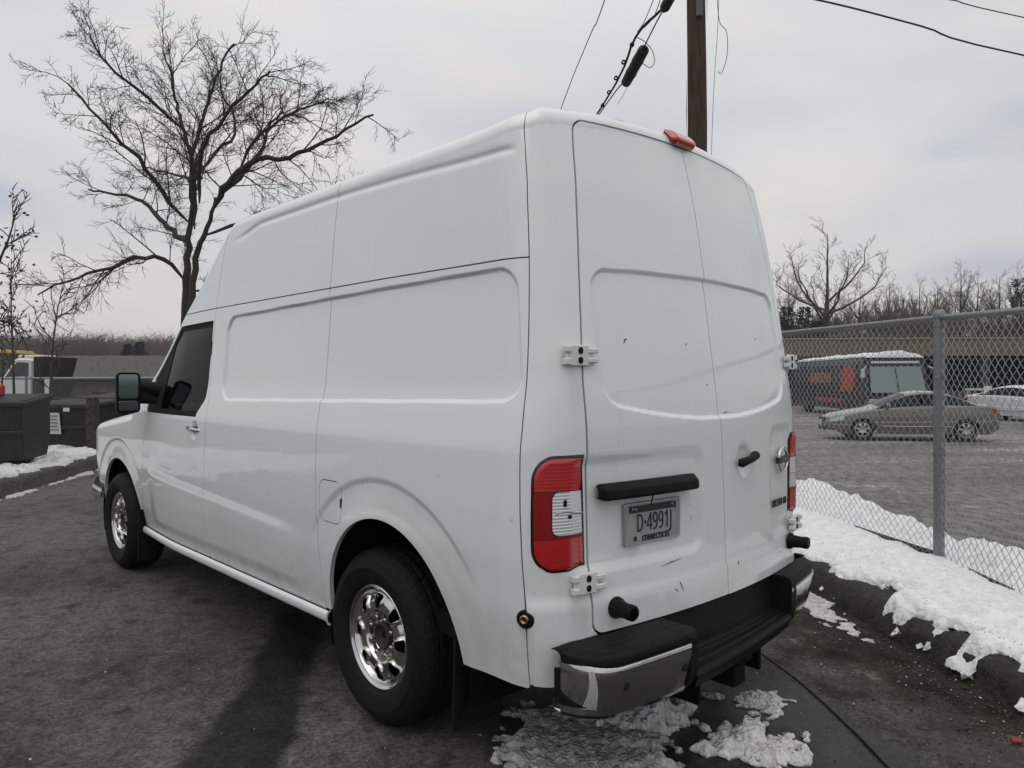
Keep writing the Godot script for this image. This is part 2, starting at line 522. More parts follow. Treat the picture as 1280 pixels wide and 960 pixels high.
func wheel_shapes(m: Dictionary) -> Array:
	var face := skin(func(r, a): return wheel_face(r, a / .1), func(r, a): return minf(wheel_hole(r, a / .1), .2272 - r), .050, .2275, -.001, TAU * .1 - .001, .0028, 1.0, .012)
	var tyre := G.new()
	var prof := [[.2275, -.004], [.236, .012], [.250, .020], [.280, .029], [.300, .0315], [.304, .0335], [.309, .0335], [.313, .0305], [.335, .023], [.340, .0235], [.343, .0195], [.355, .010], [.372, -.008], [.380, -.022], [.383, -.04], [.385, -.06], [.386, -.085], [.387, -.115], [.386, -.145], [.385, -.17], [.383, -.19], [.380, -.208], [.372, -.222], [.355, -.24], [.31, -.26], [.25, -.25], [.22, -.235]]
	var fine := []
	for i in prof.size() - 1:
		var steps := 1 if i < 11 or i > 22 else 5
		for s in steps: fine.append([lerpf(prof[i][0], prof[i + 1][0], s / float(steps)), lerpf(prof[i][1], prof[i + 1][1], s / float(steps))])
	fine.append(prof[-1])
	var rows := []
	for i in fine.size():
		var row := PackedVector3Array()
		for j in 288:
			var a := TAU * j / 288.0
			var r: float = fine[i][0]
			if r > .362:
				var t: float = fine[i][1]
				var groove := 0.0
				for q in [-.055, -.095, -.135, -.175]: groove = maxf(groove, sm(.0065, .003, absf(t - q)))
				var ph := fposmod(a * 48.0 / TAU + t * 9.0 + (.5 if t < -.115 else 0.0), 1.0)
				groove = maxf(groove, sm(.14, .10, ph))
				r -= .006 * groove
			row.append(Vector3(fine[i][1], r * cos(a), r * sin(a)))
		rows.append(row)
	tyre.grid(rows, -1.0, true)
	for k in 3:   # raised rings and lettering-like ribs on the sidewall
		pass
	var rim := G.new()
	rim.lathe(PackedVector2Array([Vector2(.222, -.004), Vector2(.212, -.03), Vector2(.2, -.05), Vector2(.195, -.2)]), 64, Vector3.ZERO, Basis(), 1.0)
	var back := G.new()
	back.lathe(PackedVector2Array([Vector2(.205, -.11), Vector2(.12, -.085), Vector2(.0, -.085)]), 48)
	back.lathe(PackedVector2Array([Vector2(.17, -.06), Vector2(.17, -.085)]), 48)
	var hub := G.new()
	hub.lathe(PackedVector2Array([Vector2(.060, -.05), Vector2(.060, -.026), Vector2(.056, -.020), Vector2(.047, -.018), Vector2(.045, -.030), Vector2(.02, -.034), Vector2(.0, -.034)]), 40)
	var out := [["tyre", tyre.mesh(m.rubber), m.rubber], ["wheel_face", face.mesh(m.chrome), m.chrome], ["rim", rim.mesh(m.dark_chrome), m.dark_chrome], ["brake_drum", back.mesh(m.rust_dark), m.rust_dark], ["hub", hub.mesh(m.rust), m.rust]]
	for k in 8:
		var nut := G.new()
		var a := TAU * (k + .5) / 8.0
		nut.lathe(PackedVector2Array([Vector2(.0115, -.05), Vector2(.0115, -.02), Vector2(.009, -.012), Vector2(.0, -.010)]), 10, Vector3(0, .083 * cos(a), .083 * sin(a)))
		out.append(["lug_nut", nut.mesh(m.nut), m.nut])
	return out

func body_dirt() -> ImageTexture:   # road grime low down, faint runs, a few rust specks: u along, height up
	var w := 1600; var h := 500
	var n1 := FastNoiseLite.new(); n1.seed = 4; n1.frequency = .008; n1.fractal_octaves = 5
	var n2 := FastNoiseLite.new(); n2.seed = 8; n2.frequency = .05; n2.fractal_octaves = 3
	var a := n1.get_image(w, h).get_data(); var b := n2.get_image(w, h).get_data()
	var px := PackedByteArray(); px.resize(w * h * 3)
	for j in h:
		var y := 2.8 - 2.5 * (j + .5) / h
		for i in w:
			var u := -6.0 + 8.0 * (i + .5) / w
			var p := a[j * w + i] / 255.0 - .5
			var q := b[j * w + i] / 255.0 - .5
			var run := b[int(j * .06) * w + i] / 255.0 - .5         # runs: noise drawn out downwards
			var k := Vector3(.765, .80, .797) * (1.0 + .03 * p)
			var grime := sm(.72, .40, y + p * .35) * (.20 + .4 * q)
			grime = maxf(grime, sm(.24, .44, run) * .08 * sm(2.5, 1.9, y))
			for c in [-.97, -4.78]: grime = maxf(grime, sm(.70, .50, Vector2(u - c, y - .40).length() + p * .2) * sm(-.1, .5, u - c + .3) * .28)
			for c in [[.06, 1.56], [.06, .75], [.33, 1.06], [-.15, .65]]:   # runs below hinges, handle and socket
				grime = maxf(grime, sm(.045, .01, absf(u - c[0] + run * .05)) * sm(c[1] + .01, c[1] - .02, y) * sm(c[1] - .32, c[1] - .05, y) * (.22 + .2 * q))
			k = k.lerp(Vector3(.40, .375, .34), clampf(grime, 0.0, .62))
			if q > .36 and p > .12 and y < 1.2: k = k.lerp(Vector3(.30, .19, .11), .3)
			var o := (j * w + i) * 3
			px[o] = int(255.0 * pow(k.x, 1.0 / 2.2)); px[o + 1] = int(255.0 * pow(k.y, 1.0 / 2.2)); px[o + 2] = int(255.0 * pow(k.z, 1.0 / 2.2))
	return ImageTexture.create_from_image(Image.create_from_data(w, h, false, Image.FORMAT_RGB8, px))

func make_van():
	van_tables()
	var t := thing("cargo_van", "white high roof cargo van with chrome wheels and black rear step bumper", "van", Vector3(.861, 0, -3.138), deg_to_rad(43.5))
	var m := {}
	var paint := mat(Color.WHITE, .38)
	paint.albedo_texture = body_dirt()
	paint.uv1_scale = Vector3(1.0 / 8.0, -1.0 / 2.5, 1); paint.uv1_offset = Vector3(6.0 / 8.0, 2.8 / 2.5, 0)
	paint.clearcoat_enabled = true; paint.clearcoat = 1.0; paint.clearcoat_roughness = .04
	m.paint = paint
	m.clean = mat(lin(.66, .70, .695), .38); m.clean.clearcoat_enabled = true
	m.rubber = rough_mat(lin(.011, .011, .0115), .7, 21, .35, .25, .06, false)
	m.chrome = mat(lin(.62, .61, .60), .09, 1.0)
	m.chrome.roughness_texture = noise_tex(23, .02, 256, Color(.5, .5, .5), Color(1, 1, 1) , .3, .8)
	m.chrome.roughness = .20; m.chrome.uv1_triplanar = true; m.chrome.uv1_scale = Vector3.ONE * 4.0
	for q in ['rubber']: m[q].metallic_specular = .3
	m.dark_chrome = mat(lin(.32, .31, .30), .35, 1.0)
	m.rust = rough_mat(lin(.05, .04, .032), .7, 24, .5, .08, .05, false)
	m.rust_dark = rough_mat(lin(.03, .025, .022), .8, 25, .5, .1, .1, false)
	m.nut = mat(lin(.42, .38, .34), .35, 1.0)
	m.black = rough_mat(lin(.011, .011, .012), .5, 26, .3, .3, .04, false)
	m.pad = rough_mat(lin(.013, .013, .014), .55, 27, .3, .15, .08, false)
	m.under = rough_mat(lin(.012, .012, .012), .9, 28, .4, .3, .1, false)
	m.seal = mat(lin(.012, .012, .012), .7)
	for q in ['black', 'pad', 'under', 'seal']: m[q].metallic_specular = .25
	m.glass = mat(Color(.012, .018, .018, .88), .02, 0.0, .14); m.glass.transparency = BaseMaterial3D.TRANSPARENCY_ALPHA
	m.mirror = mat(lin(.20, .24, .25), .03, 1.0)
	m.hinge = mat(lin(.68, .69, .68), .4)
	m.steel = mat(lin(.4, .4, .4), .4, 1.0)

	# ---- body panels
	var gp := .0026
	var side := func(called: String, keep: Callable, u0: float, u1: float, w0: float, w1: float, cell: float, right_cell: float):
		part(called, skin(van, keep, u0, u1, w0, w1, cell, 1.0, .022), m.paint, t)
		part(called, skin(func(u, w): return right_fit(van(u, w) * Vector3(-1, 1, 1)), keep, u0, u1, w0, w1, right_cell, -1.0, .022), m.paint, t)
	side.call("front_fender", func(u, y): return minf(minf(seam_fender.at(y) - gp - u, y - .42), minf(roof_start.at(u) + .06 - y, front_arch(u, y))), -5.79, -3.95, .41, 1.32, .012, .03)
	side.call("front_door", func(u, y): return minf(minf(minf(u - seam_fender.at(y) - gp, seam_door.at(y) - gp - u), minf(y - .415, minf(1.951 - y, roof_start.at(u) + .055 - y))), -.012 - window_hole(u, y)), -4.45, -2.8, .405, 1.96, .012, .03)
	side.call("side_panel", func(u, y): return minf(minf(u - seam_door.at(y) - gp, -1.494 - gp - u), minf(y - .415, 1.951 - y)), -2.95, -1.48, .405, 1.96, .0075, .03)
	side.call("rear_quarter_panel", func(u, y): return minf(minf(minf(u + 1.494 - gp, seam_rear.at(y) - gp - u), minf(y - .425, 1.951 - y)), minf(rear_arch(u, y), -.002 - fuel_flap(u, y))), -1.5, -.04, .415, 1.96, .0075, .03)
	part("fuel_door", skin(van, func(u, y): return fuel_flap(u, y) - .0025, -1.48, -1.24, .84, 1.06, .008, 1.0, .012), m.paint, t)
	var notch := G.new()
	notch.prism(_round_rect(.006, .022, .005), -.002, .0025, Transform3D(Basis(Vector3(0, 0, 1), Vector3(0, 1, 0), Vector3(-1, 0, 0)), van(-1.277, .955)))
	part("finger_notch", notch, m.seal, t)
	side.call("roof_side_panel_front", func(u, y): return minf(minf(seam_door.at(y) - gp - u, y - 1.957), roof_start.at(u) + .097 - y), -3.75, -2.68, 1.94, 2.60, .010, .03)
	side.call("roof_side_panel", func(u, y): return minf(minf(minf(u - seam_door.at(y) - gp, -1.494 + .035 * sm(1.95, 2.5, y) * 0.0 - gp - u), y - 1.957), roof_start.at(u) + .097 - y), -2.9, -1.48, 1.94, 2.60, .0075, .03)
	side.call("roof_side_panel_rear", func(u, y): return minf(minf(minf(u + 1.494 - gp, seam_rear.at(y) - gp - u), y - 1.957), roof_start.at(u) + .097 - y), -1.5, -.02, 1.94, 2.62, .0075, .03)
	# sills
	for s in [1.0, -1.0]:
		part("sill", skin(func(u, w):
			var a = w * PI
			return right_fit((Vector3(-van_width(u, .41) - .012 - .016 * sin(a), .388 + .027 * cos(a), u)) * Vector3(s, 1, 1)), func(u, w): return minf(minf(rear_arch(u, .40), front_arch(u, .40)), minf(u + 4.9, -1.3 - u)), -4.4, -1.3, 0.0, 1.0, .05, s, .01), m.paint, t)
	# rear frame: pillars and header in one
	part("rear_frame", skin(van, func(u, y):
		var uu: float = u if u < UC else 2.0 * UC - u
		return minf(minf(uu - seam_rear.at(y) - gp, -.003 - door_hole(u, y)), minf(y - lerpf(.44, .598, sm(.0, .08, uu)), roof_start.at(minf(uu, .88)) + .097 - y)),
		-.21, 1.97, .43, 2.63, .011, 1.0, .03), m.paint, t)
	part("rear_door", skin(van, func(u, y): return minf(door_hole(u, y) - .0055, seam_centre.at(y) - .0025 - u), .08, .93, .59, 2.55, .0075, 1.0, .03), m.paint, t, "left rear door with licence plate and black handle bar")
	part("rear_door", skin(van, func(u, y): return minf(door_hole(u, y) - .004, u - seam_centre.at(y) - .0025), .85, 1.69, .59, 2.55, .0075, 1.0, .03), m.paint, t, "right rear door with small black lever and round badge")
	var seal := G.new()
	var rows := [PackedVector3Array(), PackedVector3Array()]
	for i in 60:
		var y := lerpf(.62, 2.47, i / 59.0)
		for k in 2:
			rows[k].append(van(door_edge.at(y) - .006 + .018 * k, y) - Vector3(0, 0, .012))
	seal.grid(rows)
	rows = [PackedVector3Array(), PackedVector3Array()]
	for i in 60:
		var u := lerpf(.25, 1.51, i / 59.0)
		for k in 2: rows[k].append(van(u, 2.515 + .026 * k - .04 * (u - UC) * (u - UC)) - Vector3(0, 0, .012))
	seal.grid(rows)
	part("door_seal", seal, m.seal, t)
	# roof, bonnet, windscreen, nose
	part("roof", skin(func(u, w): return van(u, roof_start.at(minf(minf(u, 2.0 * UC - u), .88)) + .0965 + w), func(u, w): return 1.0, -3.6, UC, 0.0, 1.0, .06, 1.0), m.paint, t)
	part("roof", skin(func(u, w): return right_fit(van(u, roof_start.at(minf(u, .88)) + .0965 + w) * Vector3(-1, 1, 1)), func(u, w): return 1.0, -3.6, UC, 0.0, 1.0, .06, -1.0), m.paint, t)
	for s in [1.0, -1.0]:
		var mir := Vector3(s, 1, 1)
		part("bonnet", skin(func(u, w): return right_fit(van(u, roof_start.at(u) + .065 + w) * mir), func(u, w): return 1.0, -5.79, -4.43, 0.0, 1.035, .05, s, .0), m.paint, t)
		part("windscreen", skin(func(u, w): return right_fit(van(u, roof_start.at(u) + .062 + w) * mir), func(u, w): return 1.0, -4.42, -3.61, 0.0, 1.035, .05, s, .0), m.glass, t)
	var nose := []
	for i in 13:
		var row := PackedVector3Array()
		for j in 15:
			var x := lerpf(-.7, .7, j / 14.0)
			row.append(Vector3(x, lerpf(.62, 1.09, i / 12.0), -5.80 - .07 * (1.0 - x * x / .49) + .04 * i / 12.0))
		nose.append(row)
	var gn := G.new(); gn.grid(nose)
	part("nose", gn, m.clean, t)
	var gr := G.new()
	gr.box(Vector3(0, .88, -5.86), Vector3(.62, .26, .05), .02)
	part("grille", gr, m.black, t)
	for s in [-1.0, 1.0]:
		var hl := G.new(); hl.box(Vector3(s * .52, .9, -5.82), Vector3(.26, .24, .08), .03, Basis(Vector3.UP, s * -.3))
		part("headlight", hl, m.steel, t)
	var fb := G.new()
	var fr := []
	for i in 7:
		var row := PackedVector3Array()
		for j in 25:
			var a := lerpf(-1.0, 1.0, j / 24.0)
			var e := sin(PI * i / 6.0) * .02
			row.append(Vector3(signf(a) * (1.0 - pow(1.0 - absf(a), 1.6)) * (.98 + e), lerpf(.44, .64, i / 6.0), -5.25 - .68 * sqrt(1.0 - pow(absf(a), 3.2)) - e))
		fr.append(row)
	fb.grid(fr)
	part("front_bumper", fb, m.chrome, t)

	# ---- wheels, arches, underside
	m.wheel_parts = wheel_shapes(m)
	for z in [-1.075, -4.785]:
		make_wheel(t, m, -.985, z, -1.0)
		make_wheel(t, m, .985, z, 1.0)
	for z in [-.99, -4.78]:
		for s in [-1.0, 1.0]:
			var liner := G.new()
			var lr := []
			for i in 21:
				var a := lerpf(-.35, PI + .35, i / 20.0)
				var row := PackedVector3Array()
				for x in [.97, .80, .55]: row.append(Vector3(s * x, .42 + .53 * sin(a), z + .53 * cos(a)))
				lr.append(row)
			liner.grid(lr)
			lr = []
			for x in [.54, .55]:
				var row := PackedVector3Array()
				for i in 21:
					var a := lerpf(-.35, PI + .35, i / 20.0)
					row.append(Vector3(s * .55, .42 + .53 * sin(a) * (1.0 if x > .545 else 0.0), z + .53 * cos(a) * (1.0 if x > .545 else 0.0)))
				lr.append(row)
			liner.grid(lr)
			part("wheel_arch_liner", liner, m.under, t)
	var under := G.new()
	under.box(Vector3(0, .52, -2.9), Vector3(1.86, .1, 5.3), .02)
	for s in [-1.0, 1.0]:
		under.box(Vector3(s * .45, .44, -2.9), Vector3(.09, .14, 5.4), .01)
		under.box(Vector3(s * .93, .42, -2.65), Vector3(.06, .10, 2.6), .01)
	under.rod(Vector3(-.8, .385, -1.075), Vector3(.8, .385, -1.075), .05)
	under.lathe(PackedVector2Array([Vector2(0, -.16), Vector2(.12, -.12), Vector2(.16, 0), Vector2(.12, .12), Vector2(0, .16)]), 16, Vector3(0, .385, -1.075))
	under.rod(Vector3(-.8, .385, -4.785), Vector3(.8, .385, -4.785), .05)
	under.box(Vector3(-.2, .38, -2.3), Vector3(.5, .24, 1.3), .05)
	part("underbody", under, m.under, t)
	var ex := G.new()
	ex.tube(PackedVector3Array([Vector3(.6, .36, -2.6), Vector3(.62, .36, -1.6), Vector3(.62, .5, -1.1), Vector3(.64, .38, -.5), Vector3(.7, .35, -.2)]), PackedFloat32Array([.04, .04, .04, .04, .04]), 10)
	part("exhaust_pipe", ex, m.rust, t)
	# hitch behind the step
	var hi := G.new()
	hi.box(Vector3(-.02, .30, -.02), Vector3(.09, .09, .3), .008)
	hi.box(Vector3(-.02, .34, -.12), Vector3(1.0, .07, .07), .01)
	hi.box(Vector3(-.26, .30, .03), Vector3(.02, .13, .12), .004)
	hi.box(Vector3(.22, .31, .03), Vector3(.02, .13, .12), .004)
	hi.box(Vector3(.1, .33, .06), Vector3(.14, .06, .05), .008)
	part("tow_hitch", hi, m.under, t)
	for q in [[-1.0, -.53, .53, .89, 1.0], [1.0, -.53, .53, .89, 1.0], [-1.0, -4.27, .52, .95, .5], [1.0, -4.27, .52, .95, .5]]:
		var fl := G.new()
		fl.prism(PackedVector2Array([Vector2(-.13, -.36), Vector2(.13, -.36), Vector2(.135, -.1), Vector2(.12, -.02), Vector2(.08, .02), Vector2(-.10, .02)]) if q[0] < 0 else PackedVector2Array([Vector2(.13, -.36), Vector2(-.13, -.36), Vector2(-.135, -.1), Vector2(-.12, -.02), Vector2(-.08, .02), Vector2(.10, .02)]), -.006, .006, Transform3D(Basis(Vector3.RIGHT, -.06).scaled(Vector3(q[4], 1, 1)), Vector3(q[0] * q[3], q[2], q[1])), .003)
		part("mud_flap", fl, m.black, t)

	# ---- cab glass, cab, mirror
	part("door_window_seal", skin(func(u, y): return van(u, y) + Vector3(.010, 0, 0), func(u, y): return minf(.016 + window_hole(u, y), .022 - window_hole(u, y) + 2.0 * sm(-3.72, -3.8, u)), -4.1, -2.87, 1.26, 1.9, .012, 1.0, .012), m.seal, t)
	for s in [1.0, -1.0]:
		part("door_window", skin(func(u, y): return (van(u, y) + Vector3(.014, 0, 0)) * Vector3(s, 1, 1), func(u, y): return minf(.005 + window_hole(u, y), u + 3.78), -3.8, -2.88, 1.28, 1.89, .03, s, 0.0), m.glass, t)
	var cab := G.new()
	cab.box(Vector3(0, 1.3, -2.5), Vector3(1.8, 1.6, .03))                      # bulkhead
	cab.box(Vector3(0, .62, -3.5), Vector3(1.8, .05, 2.0))
	part("bulkhead", cab, m.under, t)
	var dash := G.new()
	dash.box(Vector3(0, 1.12, -4.05), Vector3(1.75, .36, .5), .06)
	dash.box(Vector3(-.42, 1.33, -3.95), Vector3(.4, .12, .22), .04)
	part("dashboard", dash, m.pad, t)
	var sw := G.new()
	var ring := PackedVector3Array(); var rr := PackedFloat32Array()
	for i in 25:
		var a := TAU * i / 24.0
		ring.append(Vector3(-.45 + .19 * cos(a), 1.22 + .15 * sin(a), -3.66 - .12 * sin(a))); rr.append(.016)
	sw.tube(ring, rr, 8, false)
	sw.rod(Vector3(-.45, 1.22, -3.66), Vector3(-.45, 1.15, -3.9), .03)
	part("steering_wheel", sw, m.black, t)
	for x in [-.45, .45]:
		var seat := G.new()
		seat.box(Vector3(x, .86, -3.15), Vector3(.5, .16, .5), .05)
		seat.box(Vector3(x, 1.2, -2.88), Vector3(.48, .66, .13), .05, Basis(Vector3.RIGHT, -.15))
		seat.box(Vector3(x, 1.6, -2.84), Vector3(.26, .2, .10), .04, Basis(Vector3.RIGHT, -.15))
		part("seat", seat, m.pad, t)
	var mh := Node3D.new()
	mh.name = "door_mirror"; t.add_child(mh, true)
	mh.position = Vector3(-1.165, 1.425, -3.93); mh.rotation.y = -.18
	var shell := skin(func(u, w):
		var a = u * TAU
		var q := sin(clampf(w, 0.0, 1.0) * PI * .5)
		var ce := cos(a); var se := sin(a)
		var px := signf(ce) * pow(absf(ce), .55) * .075 * lerpf(.55, 1.0, q); var py := signf(se) * pow(absf(se), .55) * .142 * lerpf(.72, 1.0, q)
		return Vector3(px, py, -.09 + .10 * w), func(u, w): return 1.0, 0.0, 1.0, 0.0, 1.0, .03, 1.0)
	part("mirror_shell", shell, m.black, mh)
	var mg := G.new()
	mg.prism(_round_rect(.062, .085, .02), .004, .010, Transform3D(Basis(), Vector3(0, .045, 0)), .002)
	mg.prism(_round_rect(.062, .034, .015), .004, .010, Transform3D(Basis(), Vector3(0, -.092, 0)), .002)
	part("mirror_glass", mg, m.mirror, mh)
	var bk := G.new()
	bk.prism(_round_rect(.075, .142, .03), -.09, .004, Transform3D(), .004)
	part("mirror_back", bk, m.black, mh)
	var arm := G.new()
	arm.tube(PackedVector3Array([Vector3(.03, .05, -.03), Vector3(.1, .04, -.02), Vector3(.27, .0, .03)]), PackedFloat32Array([.03, .045, .07]), 10)
	arm.tube(PackedVector3Array([Vector3(.03, -.06, -.03), Vector3(.1, -.055, -.02), Vector3(.27, -.05, .03)]), PackedFloat32Array([.022, .026, .04]), 10)
	arm.box(Vector3(.17, -.005, -.005), Vector3(.22, .13, .06), .02, Basis(Vector3.UP, -.2))
	part("mirror_arm", arm, m.black, mh)
	var sail := G.new()
	sail.box(Vector3(-.95, 1.385, -3.86), Vector3(.06, .22, .30), .03)
	part("mirror_base", sail, m.black, t)
	var hd := G.new()
	hd.tube(PackedVector3Array([Vector3(-1.026, 1.21, -3.12), Vector3(-1.062, 1.212, -3.09), Vector3(-1.064, 1.205, -2.98), Vector3(-1.035, 1.20, -2.94)]), PackedFloat32Array([.010, .014, .013, .010]), 10)
	var hm := part("door_handle", hd, m.chrome, t)
	var hk := G.new(); hk.box(Vector3(-1.035, 1.205, -3.03), Vector3(.012, .035, .13), .005)
	part("handle_recess", hk, m.black, hm)
	make_van_rear(t, m)

func _round_rect(hx: float, hy: float, r: float) -> PackedVector2Array:
	var p := PackedVector2Array()
	for k in 4:
		var c = Vector2(hx - r, hy - r) * [Vector2(1, 1), Vector2(-1, 1), Vector2(-1, -1), Vector2(1, -1)][k]
		for i in 5:
			var a: float = (k + i / 4.0) * PI * .5
			p.append(c + Vector2(cos(a), sin(a)) * r)
	return p

func words(called: String, s: String, size: float, wide: float, m: Material, parent: Node3D, x: Transform3D, bold := true):
	var tm := TextMesh.new()
	var f := SystemFont.new()
	f.font_names = PackedStringArray(["Droid Sans"]); f.font_weight = 700 if bold else 400
	tm.font = f; tm.text = s; tm.font_size = 64; tm.pixel_size = size / 46.0; tm.depth = .003
	var o := MeshInstance3D.new()
	o.name = numbered_in(parent, called); tm.material = m; o.mesh = tm
	parent.add_child(o, true)
	o.transform = x * Transform3D(Basis().scaled(Vector3(wide, 1, 1)), Vector3.ZERO)
	return o

func bumper_front(x: float) -> float:
	return .20 - .075 * x * x - .085 * maxf(0.0, x + .45)

func make_van_rear(t: Node3D, m: Dictionary):
	# ---- tail lights
	m.red = mat(lin(.44, .008, .010), .12); m.red.clearcoat_enabled = true; m.red.clearcoat_roughness = .02
	m.red_deep = mat(lin(.26, .004, .007), .12); m.red_deep.clearcoat_enabled = true; m.red_deep.clearcoat_roughness = .02
	m.lens = mat(lin(.80, .81, .82), .16, .45); m.lens.clearcoat_enabled = true
	m.lamp_trim = mat(lin(.02, .004, .005), .25)
	var shape := func(u, y):
		var bottom := .872 - .035 * sm(-.1, -.02, u) + .02 * sm(-.02, .09, u)
		return minf(minf(-rrect(u - .092, y - 1.045, .20, .20, .085), door_edge.at(y) - .016 - u), y - bottom)
	for s in [1.0, -1.0]:
		var mir := Vector3(s, 1, 1)
		var cell := .005 if s > 0 else .012
		var lamp := part("tail_light", skin(func(u, y):
			var e := clampf((shape.call(u, y) + .004) / .012, 0.0, 1.0)
			return right_fit((van(u, y) + vn * (.001 + .005 * sqrt(e))) * mir), func(u, y): return shape.call(u, y) + .004, -.13, .1, .82, 1.27, cell, s, .015), m.lamp_trim, t)
		var lens := func(called: String, keep: Callable, out: float, rib: float, freq: float, mm: Material):
			part(called, skin(func(u, y):
				var e := clampf((shape.call(u, y) - .006) / .012, 0.0, 1.0)
				return (van(u, y) + vn * (out * sqrt(e) + .0068 + rib * sin(y * freq) + rib * .6 * sin(u * freq * .8))) * mir - Vector3(0.0 if s > 0.0 else .022, 0, 0),
				func(u, y): return minf(shape.call(u, y) - .007, keep.call(u, y)), -.13, .1, .82, 1.27, cell * .55, s, .006), mm, lamp)
		var clear := func(u, y): return -rrect(u - .045, y - 1.047, .078, .076, .026)
		lens.call("red_lens", func(u, y): return y - 1.125 - .0015, .004, .0002, 900.0, m.red)
		lens.call("red_lens", func(u, y): return minf(minf(1.1235 - y, y - .962), -.004 - clear.call(u, y)), .004, .0001, 420.0, m.red_deep)
		lens.call("red_lens", func(u, y): return .959 - y, .004, .00012, 700.0, m.red)
		lens.call("clear_lens", func(u, y): return clear.call(u, y), .002, .00045, 560.0, m.lens)
		for q in [[.012, 1.083, .007, .013], [.03, 1.035, .008, .007]]:
			var bg := G.new(); van(q[0], q[1])
			bg.prism(_round_rect(q[2], q[3], minf(q[2], q[3]) * .95), 0.0, .0012, Transform3D(Basis(), Vector3.ZERO) * Transform3D(Basis(Vector3(vn.z * s, 0, -vn.x), Vector3.UP, Vector3(vn.x * s, 0, vn.z)), (van(q[0], q[1]) + vn * .0098) * mir), .0005)
			part("bulb", bg, m.lamp_trim, lamp)
		var bar := G.new(); var bp := PackedVector3Array(); var br := PackedFloat32Array()
		for k in 7:
			bp.append((van(lerpf(-.02, .085, k / 6.0), 1.048 + .006 * sin(k * .9)) + vn * .0095) * mir); br.append(.003)
		bar.tube(bp, br, 6)
		part("lens_divider", bar, m.steel, lamp)
	# high brake light on the header
	part("brake_light", skin(func(u, y):
		var e := clampf(-rrect(u - UC - .0, y - 2.570, .084, .040, .026) / .02, 0.0, 1.0)
		return Vector3(u - UC, y, rear_at(u - UC, y) + .012 + .030 * sqrt(e) - .7 * maxf(0.0, y - 2.56)), func(u, y): return -rrect(u - UC, y - 2.570, .084, .040, .026), UC - .12, UC + .12, 2.53, 2.62, .005, 1.0, .05), m.red, t)

	# ---- hinges
	for s in [1.0, -1.0]:
		for y in [1.60, .795]:
			var g := G.new()
			var e := door_edge.at(y)
			van_plan(e, y)
			var b := Basis(Vector3(vn.z, 0, -vn.x), Vector3.UP, Vector3(vn.x, 0, vn.z))
			var x := Transform3D(b, vp + vn * .004)
			var mirror_x := Transform3D(Basis().scaled(Vector3(s, 1, 1)), Vector3.ZERO)
			x = mirror_x * x
			g.prism(_round_rect(.048, .037, .006), 0.0, .016, x * Transform3D(Basis(), Vector3(-.026, 0, .002)), .003)
			for k in [-1.0, 1.0]:
				g.prism(_round_rect(.012, .011, .003), 0.0, .026, x * Transform3D(Basis(), Vector3(-.078, k * .022, .0)), .003)
				g.prism(_round_rect(.022, .010, .004), 0.0, .024, x * Transform3D(Basis(), Vector3(.034, k * .017, .0)), .004)
			g.rod(x * Vector3(-.078, -.034, .012), x * Vector3(-.078, .034, .012), .006, 8)
			var h := part("door_hinge", g, m.hinge, t)
			for k in [-1.0, 1.0]:
				var sc := G.new()
				sc.prism(_round_rect(.010, .012, .0095), 0.0, .0215, x * Transform3D(Basis(), Vector3(-.022, k * .017, 0)), .001)
				part("bolt_hole", sc, m.seal, h)

	# ---- handle bar, licence plate, lever, badge, letters
	var on_door := func(x: float, y: float) -> Transform3D:
		var nn := Vector3(.24 * x, 0, 1).normalized()
		return Transform3D(Basis(Vector3(nn.z, 0, -nn.x), Vector3.UP, nn), Vector3(x, y, rear_at(x, y) - .013))
	var hb := []
	var hp := [[0, .026], [.022, .030], [.030, .029], [.050, .010], [.054, .004], [.056, -.018], [.055, -.024], [.048, -.030], [.035, -.031], [0, -.030]]
	for i in hp.size():
		var row := PackedVector3Array()
		for j in 41:
			var q := j / 40.0
			var x := lerpf(-.742, -.226, q)
			var k := clampf(minf(q, 1.0 - q) / .035, 0.0, 1.0)
			k = sqrt(1.0 - (1.0 - k) * (1.0 - k))
			var tr: Transform3D = on_door.call(x, 1.112)
			row.append(tr * Vector3(0, hp[i][1] * lerpf(.6, 1.0, k), .008 + hp[i][0] * lerpf(.35, 1.0, k)))
		hb.append(row)
	var hg := G.new(); hg.grid(hb)
	part("handle_bar", hg, m.black, t)
	var tp: Transform3D = on_door.call(-.452, .975)
	tp.origin.z += .006
	var plate := G.new()
	plate.prism(_round_rect(.157, .080, .01), 0.0, .006, tp, .002)
	m.plate_frame = mat(lin(.5, .5, .5), .3, 1.0)
	m.plate = rough_mat(lin(.36, .37, .37), .45, 31, .15, .3, 0.0, false)
	m.ink = mat(lin(.015, .016, .02), .5)
	var pf := part("licence_plate", plate, m.plate_frame, t)
	var face := G.new(); face.prism(_round_rect(.149, .072, .008), .004, .0072, tp, .0006)
	part("plate_face", face, m.plate, pf)
	var dark := G.new(); dark.prism(PackedVector2Array([Vector2(-.135, .040), Vector2(.128, .040), Vector2(.128, .062), Vector2(.10, .067), Vector2(-.135, .067)]), .0070, .0082, tp, .0003)
	part("plate_top_band", dark, m.ink, pf)
	for q in [[-.115, .054], [-.10, .052], [.105, .054]]:
		var bo := G.new(); bo.lathe(PackedVector2Array([Vector2(.007, 0), Vector2(.006, .004), Vector2(0, .005)]), 10, tp * Vector3(q[0], q[1], .008), tp.basis * Basis(Vector3.UP, -PI * .5))
		part("plate_bolt", bo, m.steel, pf)
	var tx := func(x: float, y: float): return tp * Transform3D(Basis(), Vector3(x, y, .0082))
	words("plate_number", "D·4991J", .066, .64, m.ink, pf, tx.call(.004, .001), false)
	words("plate_state", "CONNECTICUT", .022, .72, m.ink, pf, tx.call(.012, -.0575), true)
